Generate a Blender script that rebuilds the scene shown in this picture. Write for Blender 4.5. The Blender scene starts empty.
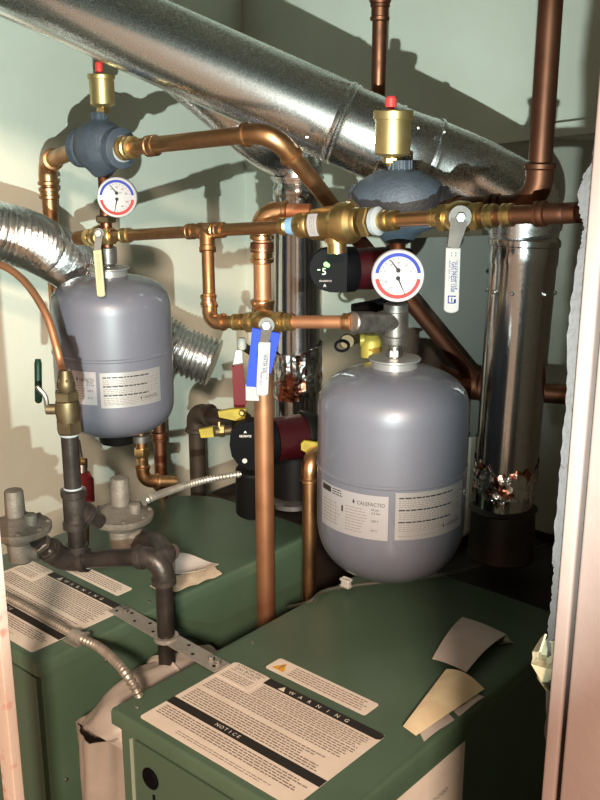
import bpy, math, random
from mathutils import Vector, Matrix
random.seed(7)
PI = math.pi
col = bpy.context.scene.collection

# ------------------------------------------------------------------ camera model
F = 965.0
TH = math.atan(273/965.0); CT, ST = math.cos(TH), math.sin(TH)
PSI = math.atan(875/(965/CT))
FH = Vector((-math.sin(PSI), math.cos(PSI), 0))      # horizontal view heading
RT = Vector((math.cos(PSI), math.sin(PSI), 0))
UP = Vector((0, 0, 1))
def ray(x, y):
    a = (x-300)/F; b = (400-y)/F
    v = FH*(CT+b*ST) + RT*a; v.z = -ST+b*CT
    return v
def V(x, y, d): return ray(x, y)*d
def onz(x, y, z):
    r = ray(x, y); return r*(z/r.z)
def ony(x, y, Y):
    r = ray(x, y); return r*(Y/r.y)
def onx(x, y, X):
    r = ray(x, y); return r*(X/r.x)
def zrow(p, y):
    h = p.x*FH.x+p.y*FH.y; b = (400-y)/F
    return h*(b*CT-ST)/(CT+b*ST)
def AT(p, y): return Vector((p.x, p.y, zrow(p, y)))

# ------------------------------------------------------------------ materials
MATS = {}
def mat(name, c, rough=.5, metal=0., c2=None, scale=8., detail=4., lo=.4, hi=.6, bump=0., bscale=60., emit=None, spec=None, rough2=None, coat=0., vor=False, stretch=None):
    m = bpy.data.materials.new(name); m.use_nodes = True
    nt = m.node_tree; b = nt.nodes['Principled BSDF']
    b.inputs['Base Color'].default_value = (*c, 1); b.inputs['Roughness'].default_value = rough
    b.inputs['Metallic'].default_value = metal
    if coat: b.inputs['Coat Weight'].default_value = coat; b.inputs['Coat Roughness'].default_value = .07
    if spec is not None: b.inputs['Specular IOR Level'].default_value = spec
    tc = nt.nodes.new('ShaderNodeTexCoord'); src = tc.outputs['Object']
    if stretch:
        mp = nt.nodes.new('ShaderNodeMapping'); mp.inputs['Scale'].default_value = stretch
        nt.links.new(src, mp.inputs['Vector']); src = mp.outputs['Vector']
    if c2 is not None or rough2 is not None:
        if vor:
            n = nt.nodes.new('ShaderNodeTexVoronoi'); n.inputs['Scale'].default_value = scale
            sep = nt.nodes.new('ShaderNodeSeparateColor'); nt.links.new(n.outputs['Color'], sep.inputs['Color'])
            nt.links.new(src, n.inputs['Vector']); out = sep.outputs['Red']
        else:
            n = nt.nodes.new('ShaderNodeTexNoise'); n.inputs['Scale'].default_value = scale; n.inputs['Detail'].default_value = detail
            nt.links.new(src, n.inputs['Vector']); out = n.outputs['Fac']
        mr = nt.nodes.new('ShaderNodeMapRange'); mr.inputs['From Min'].default_value = lo; mr.inputs['From Max'].default_value = hi
        nt.links.new(out, mr.inputs['Value'])
        if c2 is not None:
            mx = nt.nodes.new('ShaderNodeMix'); mx.data_type = 'RGBA'
            mx.inputs[6].default_value = (*c, 1); mx.inputs[7].default_value = (*c2, 1)
            nt.links.new(mr.outputs['Result'], mx.inputs[0]); nt.links.new(mx.outputs[2], b.inputs['Base Color'])
        if rough2 is not None:
            m2 = nt.nodes.new('ShaderNodeMapRange'); m2.inputs['To Min'].default_value = rough; m2.inputs['To Max'].default_value = rough2
            nt.links.new(mr.outputs['Result'], m2.inputs['Value']); nt.links.new(m2.outputs['Result'], b.inputs['Roughness'])
    if bump:
        n2 = nt.nodes.new('ShaderNodeTexNoise'); n2.inputs['Scale'].default_value = bscale; n2.inputs['Detail'].default_value = 5
        nt.links.new(src, n2.inputs['Vector'])
        bp = nt.nodes.new('ShaderNodeBump'); bp.inputs['Strength'].default_value = bump; bp.inputs['Distance'].default_value = .004
        nt.links.new(n2.outputs['Fac'], bp.inputs['Height']); nt.links.new(bp.outputs['Normal'], b.inputs['Normal'])
    if emit:
        b.inputs['Emission Color'].default_value = (*emit[:3], 1); b.inputs['Emission Strength'].default_value = emit[3]
    MATS[name] = m; return m
mat('wall_paint', (.60,.62,.55), .75, c2=(.55,.565,.495), scale=3., bump=.25, bscale=25)
mat('wall_board', (.34,.34,.30), .7, c2=(.28,.28,.24), scale=4., bump=.2, bscale=25)
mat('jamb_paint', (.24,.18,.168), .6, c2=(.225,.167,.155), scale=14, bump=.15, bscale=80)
mat('strip_paint', (.62,.50,.44), .55, c2=(.55,.22,.18), scale=40, lo=.58, hi=.72, bump=.25, bscale=90)
mat('raw_plaster', (.115,.10,.103), .9, c2=(.05,.032,.026), scale=60, lo=.62, hi=.7, bump=.8, bscale=120)
mat('floor_concrete', (.12,.10,.085), .9, c2=(.07,.06,.05), scale=6)
mat('copper', (.52,.30,.15), .34, 1., c2=(.33,.165,.08), scale=18, lo=.42, hi=.68, rough2=.5, bump=.1, bscale=60)
mat('copper_bright', (.70,.42,.22), .28, 1., c2=(.50,.27,.13), scale=30, lo=.45, hi=.7, rough2=.4)
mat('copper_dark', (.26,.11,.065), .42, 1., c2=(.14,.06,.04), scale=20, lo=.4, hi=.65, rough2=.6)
mat('copper_brown', (.135,.055,.032), .5, .85, c2=(.095,.038,.022), scale=10, lo=.4, hi=.6)
mat('copper_matte', (.47,.225,.12), .5, .8, c2=(.38,.17,.09), scale=14, lo=.4, hi=.65)
mat('brass', (.62,.44,.19), .33, 1., c2=(.45,.31,.13), scale=26, lo=.45, hi=.65, rough2=.45)
mat('brass_satin', (.60,.46,.22), .42, .9, c2=(.52,.39,.17), scale=30, lo=.4, hi=.6)
mat('brass_dull', (.15,.115,.065), .5, .85, c2=(.095,.07,.04), scale=24, lo=.4, hi=.6)
mat('galvanised', (.80,.81,.83), .24, 1., c2=(.70,.71,.73), scale=420, lo=.1, hi=.9, rough2=.29, vor=True, bump=.03, bscale=14)
mat('galvanised_flue', (.66,.66,.68), .13, 1., c2=(.58,.58,.60), scale=420, lo=.1, hi=.9, rough2=.20, vor=True, bump=.02, bscale=10)
mat('galvanised_strap', (.52,.50,.46), .5, .7, c2=(.42,.40,.37), scale=60, lo=.3, hi=.7, rough2=.5)
mat('aluminium_foil', (.74,.74,.74), .26, 1., bump=.45, bscale=55)
mat('foil_tape', (.75,.75,.75), .15, 1., c2=(.42,.13,.08), scale=26, lo=.50, hi=.56, bump=1., bscale=60)
mat('conduit_zinc', (.46,.42,.37), .42, .75, c2=(.36,.33,.29), scale=40)
mat('steel', (.55,.54,.51), .32, 1., c2=(.36,.35,.33), scale=40, lo=.4, hi=.6)
mat('lever_steel', (.15,.145,.14), .6, .7, c2=(.115,.11,.105), scale=40)
mat('sheet_grey', (.15,.155,.145), .6, .3)
mat('steel_dull', (.25,.24,.23), .45, .85, c2=(.14,.13,.125), scale=40, lo=.4, hi=.65)
mat('black_iron', (.055,.045,.042), .34, .6, c2=(.03,.025,.023), scale=25, lo=.4, hi=.65, bump=.1, bscale=120)
mat('grey_iron', (.068,.056,.051), .42, .6, c2=(.040,.033,.030), scale=40, lo=.4, hi=.65, bump=.15, bscale=180)
mat('dark_iron', (.032,.022,.016), .6, .4, c2=(.055,.034,.022), scale=22, lo=.45, hi=.7)
mat('flue_black', (.022,.017,.014), .5, .4, c2=(.035,.027,.022), scale=10)
mat('regulator_cast', (.17,.148,.125), .6, .3, c2=(.115,.098,.082), scale=30, lo=.35, hi=.65, bump=.35, bscale=200)
mat('separator_blue', (.050,.068,.094), .6, .1, c2=(.040,.055,.076), scale=40, lo=.4, hi=.6, bump=.35, bscale=200)
mat('tank_grey', (.135,.138,.175), .42, .1, coat=.6, c2=(.128,.13,.165), scale=6)
mat('tank_flange', (.36,.36,.37), .35, .6)
mat('tank_label', (.36,.34,.36), .35, .25)
mat('tank_label_silver', (.50,.48,.49), .3, .6)
mat('boiler_green', (.072,.125,.084), .42, 0., c2=(.064,.113,.075), scale=9, bump=.05, bscale=30)
mat('boiler_front', (.064,.110,.074), .45)
mat('bright_edge', (.33,.38,.30), .5)
mat('paper_label', (.80,.73,.66), .6, c2=(.74,.66,.59), scale=20, lo=.4, hi=.7)
mat('paper_grey', (.56,.51,.49), .75, c2=(.50,.45,.43), scale=12)
mat('paper_cream', (.80,.70,.48), .7, c2=(.70,.58,.38), scale=20)
mat('paper_tan', (.66,.55,.42), .75, c2=(.52,.42,.32), scale=30)
mat('ink', (.015,.013,.012), .6); mat('ink_soft', (.20,.165,.15), .7); mat('ink_white', (.85,.80,.74), .6)
mat('ink_mid', (.03,.027,.03), .7, spec=.1)
mat('black_plastic', (.003,.003,.004), .55, spec=.06); mat('black_matte', (.004,.0035,.0035), .55, spec=.15)
mat('cable_grey', (.055,.06,.05), .5)
mat('red_paint', (.022,.0015,.003), .4, spec=.25); mat('red_handle', (.11,.006,.010), .5, spec=.25)
mat('red_cap', (.75,.06,.05), .4)
mat('yellow', (.33,.25,.012), .5, c2=(.24,.18,.01), scale=50)
mat('yellow_dull', (.34,.27,.05), .5, .3)
mat('green_handle', (.004,.022,.012), .45, spec=.25)
mat('white_plastic', (.31,.30,.30), .6, spec=.2); mat('cream_plastic', (.38,.37,.22), .6, spec=.2)
mat('blue_plastic', (.012,.04,.36), .6, spec=.2); mat('blue_print', (.008,.014,.14), .8, spec=.1)
mat('blue_ink', (.035,.05,.26), .8, spec=.1); mat('red_ink', (.33,.05,.05), .8, spec=.1)
mat('gauge_face', (.25,.26,.33), .7, spec=.2); mat('gauge_rim', (.33,.32,.34), .4)
mat('teflon', (.26,.285,.31), .6)
mat('blue_seal', (.18,.33,.50), .5)
mat('cap_white', (.42,.41,.38), .5)
mat('vinyl', (.40,.36,.33), .4, c2=(.32,.28,.255), scale=10, bump=.7, bscale=14, coat=.2)
mat('vinyl_wall', (.34,.29,.26), .5, c2=(.28,.24,.21), scale=10, bump=.5, bscale=18)
mat('tape', (.55,.52,.38), .35, c2=(.40,.36,.24), scale=30, bump=.6, bscale=60)
mat('led_green', (.1,.8,.1), .5, emit=(.25,1.,.12,2.5)); mat('led_white', (.5,.7,.5), .5, emit=(.6,1,.6,.8))
mat('orange_warn', (.75,.38,.03), .6)

# ------------------------------------------------------------------ mesh collector
ROOT = [None, Vector((0,0,0))]
def ortho(d):
    d = d.normalized(); a = Vector((0,0,1)) if abs(d.z) < .9 else Vector((1,0,0))
    u = d.cross(a).normalized(); return u, d.cross(u).normalized()
class M:
    def __init__(s): s.v = []; s.f = []
    def add(s, vs, fs):
        o = len(s.v); s.v += [Vector(v) for v in vs]; s.f += [tuple(i+o for i in f) for f in fs]; return s
    def lathe(s, prof, org, ax, seg=32, closed=True, ph=0.):
        """prof: list of (distance along ax, radius)"""
        ax = ax.normalized(); u, w = ortho(ax); vs = []; fs = []
        for t, r in prof:
            for k in range(seg):
                a = 2*PI*k/seg+ph; vs.append(org+ax*t+(u*math.cos(a)+w*math.sin(a))*max(r, 1e-5))
        n = len(prof)
        for i in range(n-1):
            for k in range(seg):
                k2 = (k+1) % seg; fs.append((i*seg+k, i*seg+k2, (i+1)*seg+k2, (i+1)*seg+k))
        if closed:
            fs.append(tuple(range(seg))[::-1]); fs.append(tuple((n-1)*seg+k for k in range(seg)))
        return s.add(vs, fs)
    def cyl(s, p, q, r, seg=24, bev=.0):
        L = (q-p).length
        if bev: pr = [(0, r-bev), (bev, r), (L-bev, r), (L, r-bev)]
        else: pr = [(0, r), (L, r)]
        return s.lathe(pr, p, q-p, seg)
    def sweep(s, pts, rad, seg=20, caps=True):
        n = len(pts); vs = []; fs = []; R = rad if isinstance(rad, (list, tuple)) else [rad]*n
        u = None
        for i, p in enumerate(pts):
            t = (pts[min(i+1, n-1)]-pts[max(i-1, 0)]).normalized()
            if u is None: u, w = ortho(t)
            else:
                u = (u-t*u.dot(t)).normalized(); w = t.cross(u)
            for k in range(seg):
                a = 2*PI*k/seg; vs.append(p+(u*math.cos(a)+w*math.sin(a))*R[i])
        for i in range(n-1):
            for k in range(seg):
                k2 = (k+1) % seg; fs.append((i*seg+k, i*seg+k2, (i+1)*seg+k2, (i+1)*seg+k))
        if caps: fs.append(tuple(range(seg))[::-1]); fs.append(tuple((n-1)*seg+k for k in range(seg)))
        return s.add(vs, fs)
    def box(s, lo, hi, bev=0.):
        x0, y0, z0 = lo; x1, y1, z1 = hi
        if not bev:
            vs = [(x, y, z) for x in (x0, x1) for y in (y0, y1) for z in (z0, z1)]
            return s.add(vs, [(0,1,3,2),(4,6,7,5),(0,4,5,1),(2,3,7,6),(0,2,6,4),(1,5,7,3)])
        # rounded box via rings in z
        def ring(z, ins, rc):
            out = []; n = 5
            for cx, cy, a0 in ((x1-rc, y1-rc, 0), (x0+rc, y1-rc, PI/2), (x0+rc, y0+rc, PI), (x1-rc, y0+rc, 1.5*PI)):
                for k in range(n):
                    a = a0+PI/2*k/(n-1); out.append((cx+(rc-ins)*math.cos(a), cy+(rc-ins)*math.sin(a), z))
            return out
        rc = bev*1.5; vs = []; rows = []
        for k in range(4):
            a = PI/2*k/3; rows.append((z0+bev*(1-math.sin(a)), bev*(1-math.cos(a))))
        for k in range(4):
            a = PI/2*k/3; rows.append((z1-bev*(1-math.cos(a)), bev*(1-math.sin(a))))
        for z, ins in rows: vs += ring(z, ins, rc)
        N = 20; fs = []
        for i in range(len(rows)-1):
            for k in range(N): fs.append((i*N+k, i*N+(k+1) % N, (i+1)*N+(k+1) % N, (i+1)*N+k))
        fs.append(tuple(range(N))[::-1]); fs.append(tuple((len(rows)-1)*N+k for k in range(N)))
        return s.add(vs, fs)
    def prism(s, poly, org, ex, ey, th, bev=0.):
        """poly 2d outline extruded along ex x ey by th (centred)"""
        ez = ex.cross(ey).normalized(); n = len(poly)
        rows = [(-th/2, 0), (th/2, 0)] if not bev else [(-th/2, bev), (-th/2+bev, 0), (th/2-bev, 0), (th/2, bev)]
        cx = sum(p[0] for p in poly)/n; cy = sum(p[1] for p in poly)/n; vs = []; fs = []
        for z, ins in rows:
            for x, y in poly:
                L = math.hypot(x-cx, y-cy) or 1; k = 1-ins/L
                vs.append(org+ex*(cx+(x-cx)*k)+ey*(cy+(y-cy)*k)+ez*z)
        for i in range(len(rows)-1):
            for k in range(n): fs.append((i*n+k, i*n+(k+1) % n, (i+1)*n+(k+1) % n, (i+1)*n+k))
        fs.append(tuple(range(n))[::-1]); fs.append(tuple((len(rows)-1)*n+k for k in range(n)))
        return s.add(vs, fs)
    def sheet(s, grid, th=.0006):
        """grid[i][j] of Vectors -> thin solid sheet"""
        a = len(grid); b = len(grid[0]); top = []; bot = []
        for i in range(a):
            for j in range(b):
                du = grid[min(i+1, a-1)][j]-grid[max(i-1, 0)][j]; dv = grid[i][min(j+1, b-1)]-grid[i][max(j-1, 0)]
                n = du.cross(dv)
                n = n.normalized() if n.length > 1e-12 else Vector((0,0,1))
                top.append(grid[i][j]+n*th/2); bot.append(grid[i][j]-n*th/2)
        N = a*b; fs = []
        for i in range(a-1):
            for j in range(b-1):
                q = (i*b+j, (i+1)*b+j, (i+1)*b+j+1, i*b+j+1); fs.append(q); fs.append(tuple(N+k for k in q[::-1]))
        edge = [j for j in range(b)]+[i*b+b-1 for i in range(1, a)]+[(a-1)*b+j for j in range(b-2, -1, -1)]+[i*b for i in range(a-2, 0, -1)]
        for k in range(len(edge)):
            e0, e1 = edge[k], edge[(k+1) % len(edge)]; fs.append((e0, e1, N+e1, N+e0))
        return s.add(top+bot, fs)
    def build(s, name, m, parent=None, smooth=True, ang=35, label=None, keep=None):
        root = ROOT[0]; off = ROOT[1] if root or parent else Vector((0,0,0))
        me = bpy.data.meshes.new(name)
        me.from_pydata([tuple(v-off) for v in s.v], [], s.f); me.update()
        me.materials.append(MATS[m])
        if smooth:
            me.shade_smooth(); me.set_sharp_from_angle(angle=math.radians(ang))
        o = bpy.data.objects.new(name, me); col.objects.link(o)
        if parent is not None: o.parent = parent
        elif root is not None: o.parent = root
        if label: o['label'] = label
        return o
def begin(name, label, cat, loc, group=None):
    o = bpy.data.objects.new(name, None); col.objects.link(o); o.location = loc; o.empty_display_size = .02
    o['label'] = label; o['category'] = cat
    if group: o['group'] = group
    ROOT[0] = o; ROOT[1] = Vector(loc); return o
def single(m, name, mt, label, cat, smooth=True, ang=35, group=None, kind=None, origin=None):
    org = origin or sum(m.v, Vector((0,0,0)))/len(m.v)
    ROOT[0] = None
    me = bpy.data.meshes.new(name); me.from_pydata([tuple(v-org) for v in m.v], [], m.f); me.update(); me.materials.append(MATS[mt])
    if smooth: me.shade_smooth(); me.set_sharp_from_angle(angle=math.radians(ang))
    o = bpy.data.objects.new(name, me); col.objects.link(o); o.location = org
    if label: o['label'] = label
    if cat: o['category'] = cat
    if group: o['group'] = group
    if kind: o['kind'] = kind
    return o
def struct(m, name, mt, label=None, smooth=False):
    ROOT[0] = None
    o = single(m, name, mt, label, None, smooth=smooth, kind='structure', origin=Vector((0,0,0))); return o

# ------------------------------------------------------------------ text
TC = {}
def text2d(st):
    if st in TC: return TC[st]
    cu = bpy.data.curves.new('t', 'FONT'); cu.body = st; cu.size = 1.; cu.resolution_u = 2
    o = bpy.data.objects.new('t', cu); col.objects.link(o)
    dg = bpy.context.evaluated_depsgraph_get(); dg.update(); me = o.evaluated_get(dg).to_mesh()
    vs = [(v.co.x, v.co.y) for v in me.vertices]; fs = [tuple(p.vertices) for p in me.polygons]
    o.evaluated_get(dg).to_mesh_clear(); bpy.data.objects.remove(o); bpy.data.curves.remove(cu)
    if vs:
        x0 = min(v[0] for v in vs); vs = [(v[0]-x0, v[1]) for v in vs]
    TC[st] = (vs, fs); return TC[st]
def put_text(m, st, fn, x, y, h, w=None, spacing=None):
    """fn maps label (u,v) to world; text with cap height h, baseline at (x,y), optional total width w"""
    if spacing:
        cx = x
        for ch in st:
            if ch != ' ':
                wv = max(v[0] for v in text2d(ch)[0])*h/.7
                put_text(m, ch, fn, cx-wv/2, y, h)
            cx += spacing
        return
    vs, fs = text2d(st)
    if not vs: return
    k = h/.7; W = max(v[0] for v in vs)*k; kx = k*(w/W if w else 1)
    m.add([fn(x+v[0]*kx, y+v[1]*k) for v in vs], fs)
def dash_rows(m, fn, x0, x1, y0, y1, pitch, h, jitter=True, short_last=True, wl=(.004,.012), rnd=random, right=.0):
    y = y1-pitch
    while y > y0:
        x = x0; xe = x1-rnd.random()*right*(x1-x0)
        while x < xe-.001:
            w = rnd.uniform(*wl); xe2 = min(x+w, xe)
            m.add([fn(x, y), fn(xe2, y), fn(xe2, y+h), fn(x, y+h)], [(0,1,2,3)])
            x += w+.0016
        y -= pitch

# ------------------------------------------------------------------ pipes and fittings
def fillet(pts, R, n=10):
    """returns (point list, arcs) with corner arcs"""
    out = [pts[0]]; arcs = []
    for i in range(1, len(pts)-1):
        a = (pts[i-1]-pts[i]); b = (pts[i+1]-pts[i]); la, lb = a.length, b.length; a = a/la; b = b/lb
        ang = a.angle(b); r = R if not isinstance(R, (list, tuple)) else R[i-1]
        t = min(r/math.tan(ang/2), la*.45, lb*.45)
        if t < 1e-4 or ang > PI-.03: out.append(pts[i]); continue
        p, q = pts[i]+a*t, pts[i]+b*t
        arc = []
        rr = t*math.tan(ang/2); c = pts[i]+(a+b).normalized()*(rr/math.sin(ang/2))
        e1 = (p-c).normalized(); e2 = (q-c); e2 = (e2-e1*e2.dot(e1)).normalized(); sw = PI-ang
        for k in range(n+1): arc.append(c+(e1*math.cos(sw*k/n)+e2*math.sin(sw*k/n))*rr)
        out += arc; arcs.append((arc, a, b, p, q))
    out.append(pts[-1]); return out, arcs
def lip(m, p, d, r, seg=24):
    m.lathe([(-.1*r, r*1.12), (0, r*1.3), (.35*r, r*1.34), (.5*r, r*1.18), (.9*r, r*1.12)], p, d, seg)
def pipe_run(pts, r, R=None, m='copper', elbows=True, fm='copper', seg=22, part='pipe', parent=None):
    R = R or r*1.7
    path, arcs = fillet(pts, R)
    a = M().sweep(path, r, seg).build(part, m, parent)
    if elbows:
        for arc, da, db, p, q in arcs:
            e = M(); ext = r*1.1
            e.sweep([p+da*ext]+arc+[q+db*ext], r*1.2, seg)
            for pp, dd in ((p, da), (q, db)):
                e.lathe([(ext-.5*r, r*1.2), (ext-.35*r, r*1.36), (ext, r*1.38), (ext+.12*r, r*1.2)], pp, dd, seg)
            e.build('elbow', fm, parent)
    return a
def coupling(p, d, r, L, m='copper', name='coupling', parent=None):
    d = d.normalized()
    return M().lathe([(-L/2-.15*r, r*1.02), (-L/2, r*1.3), (-L/2+.4*r, r*1.32), (-L/2+.5*r, r*1.18), (L/2-.5*r, r*1.18), (L/2-.4*r, r*1.32), (L/2, r*1.3), (L/2+.15*r, r*1.02)], p, d, 24).build(name, m, parent)
def nut(m, p, d, r, L):
    d = d.normalized(); m.lathe([(-L/2, r*.9), (-L/2+.12*L, r), (L/2-.12*L, r), (L/2, r*.9)], p, d, 6)
def corrugate(pts, R, pitch, amp, name, m, parent=None, seg=28, caps=True, sub=6):
    # resample by arclength
    L = [0]
    for i in range(1, len(pts)): L.append(L[-1]+(pts[i]-pts[i-1]).length)
    n = int(L[-1]/pitch*sub); out = []; rad = []; j = 0
    for k in range(n+1):
        s = L[-1]*k/n
        while j < len(L)-2 and L[j+1] < s: j += 1
        t = (s-L[j])/max(L[j+1]-L[j], 1e-9); out.append(pts[j].lerp(pts[j+1], t))
        rad.append(R+amp*math.cos(2*PI*k/sub))
    return M().sweep(out, rad, seg, caps).build(name, m, parent)
def curve(ctrl, n=12):
    """catmull-rom through ctrl"""
    P = [ctrl[0]*2-ctrl[1]]+list(ctrl)+[ctrl[-1]*2-ctrl[-2]]; out = []
    for i in range(1, len(P)-2):
        for k in range(n):
            t = k/n; a, b, c, d = P[i-1], P[i], P[i+1], P[i+2]
            out.append(.5*((2*b)+(c-a)*t+(2*a-5*b+4*c-d)*t*t+(3*b-a-3*c+d)*t**3))
    out.append(ctrl[-1]); return out
def roundrect(w, h, r, n=5, cx=0, cy=0):
    out = []
    for sx, sy, a0 in ((1,1,0), (-1,1,PI/2), (-1,-1,PI), (1,-1,1.5*PI)):
        for k in range(n):
            a = a0+PI/2*k/(n-1); out.append((cx+sx*(w/2-r)+r*math.cos(a), cy+sy*(h/2-r)+r*math.sin(a)))
    return out

# =================================================================== SETTING
FL = -1.70; WX = -2.05; WY = 2.10; CEIL = .95; DY = .62
XL, XR = -1.068, -.286
# corner and walls
struct(M().box((-2.2,-.02,FL-.1), (1.2,2.3,FL)), 'floor', 'floor_concrete', 'dark concrete floor under the two green boilers')
struct(M().box((WX-.1,DY,FL), (WX,WY+.1,CEIL)), 'wall_left', 'wall_paint', 'pale painted wall behind the left grey tank')
struct(M().box((WX,WY,FL), (.35,WY+.1,CEIL)), 'wall_back', 'wall_paint', 'pale painted wall behind the big silver vent duct')
struct(M().box((.25,DY+.12,FL), (.35,WY,CEIL)), 'wall_right', 'wall_paint', 'side wall of the boiler closet beyond the door jamb')
struct(M().box((WX-.1,DY,CEIL), (.35,WY+.1,CEIL+.05)), 'ceiling', 'wall_paint', 'closet ceiling above the copper pipes')
fw = M().box((WX-.1,DY,FL), (-1.62,DY+.10,CEIL)).box((-1.62,DY,.24), (XR+.10,DY+.10,CEIL)).box((XR+.10,DY,FL), (.35,DY+.10,CEIL))
struct(fw, 'wall_front', 'wall_board', 'front wall around the closet doorway')
# left casing strip (thin stained edge of the doorway)
st = M().box((XL-.040,DY-.012,FL), (XL,DY+.012,.24), .004)
struct(st, 'trim_1', 'strip_paint', 'narrow pinkish white door casing with reddish scuffs at the left edge', True)
# right casing with a shallow moulding step
tr = M().box((XR,DY-.012,FL), (XR+.019,DY+.02,.24), .004).box((XR+.017,DY-.020,FL), (XR+.10,DY+.02,.24), .005)
struct(tr, 'trim_2', 'jamb_paint', 'smooth pinkish white door casing along the right edge', True)
# back wall ledge strip and lower panel
a, b = ony(473,134,WY-.02), ony(640,113,WY-.02); le = (b-a); lL = le.length
lg = M().prism([(0,-.030), (lL,-.030), (lL,0), (.02,0)], a, le.normalized(), Vector((0,1,0)).cross(le.normalized())*-1, .035)
struct(lg, 'trim_3', 'wall_paint', 'ledge board on the back wall above the right vent pipe', False)
lp = M().box((a.x+.03,WY-.006,FL), (.25,WY,a.z-.012))
struct(lp, 'trim_4', 'wall_board', 'grey board panel below the ledge on the back wall')

# ragged plaster edge beside the right casing
def ragged(ys, xs, Y, name, label):
    rnd = random.Random(3); poly = []
    left = []
    for i in range(len(ys)-1):
        n = 12
        for k in range(n):
            t = k/n; y = ys[i]+(ys[i+1]-ys[i])*t; x = xs[i]+(xs[i+1]-xs[i])*t+rnd.uniform(-1.1,1.1)
            left.append(ony(x, y, Y))
    vs = []; fs = []; th = .012
    for p in left:
        vs += [Vector((p.x, Y, p.z)), Vector((XR+.02, Y, p.z)), Vector((p.x+.001, Y+th, p.z)), Vector((XR+.02, Y+th, p.z))]
    n = len(left)
    for i in range(n-1):
        o = i*4; q = o+4; fs += [(o,o+1,q+1,q), (o+2,q+2,q+3,o+3), (o,q,q+2,o+2)]
    fs += [(0,2,3,1), ((n-1)*4, (n-1)*4+1, (n-1)*4+3, (n-1)*4+2)]
    m = M().add(vs, fs); return struct(m, name, 'raw_plaster', label)
ragged([140,152,160,172,195,212,226,250,330,395,480,562,568,600,640,700,800], [597,592,593,585,577,579,584,579,567,566.5,559,552,554,551,547,546,543.5], DY+.025, 'trim_5', 'ragged broken plaster edge with chipped paint beside the right door casing')

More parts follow.
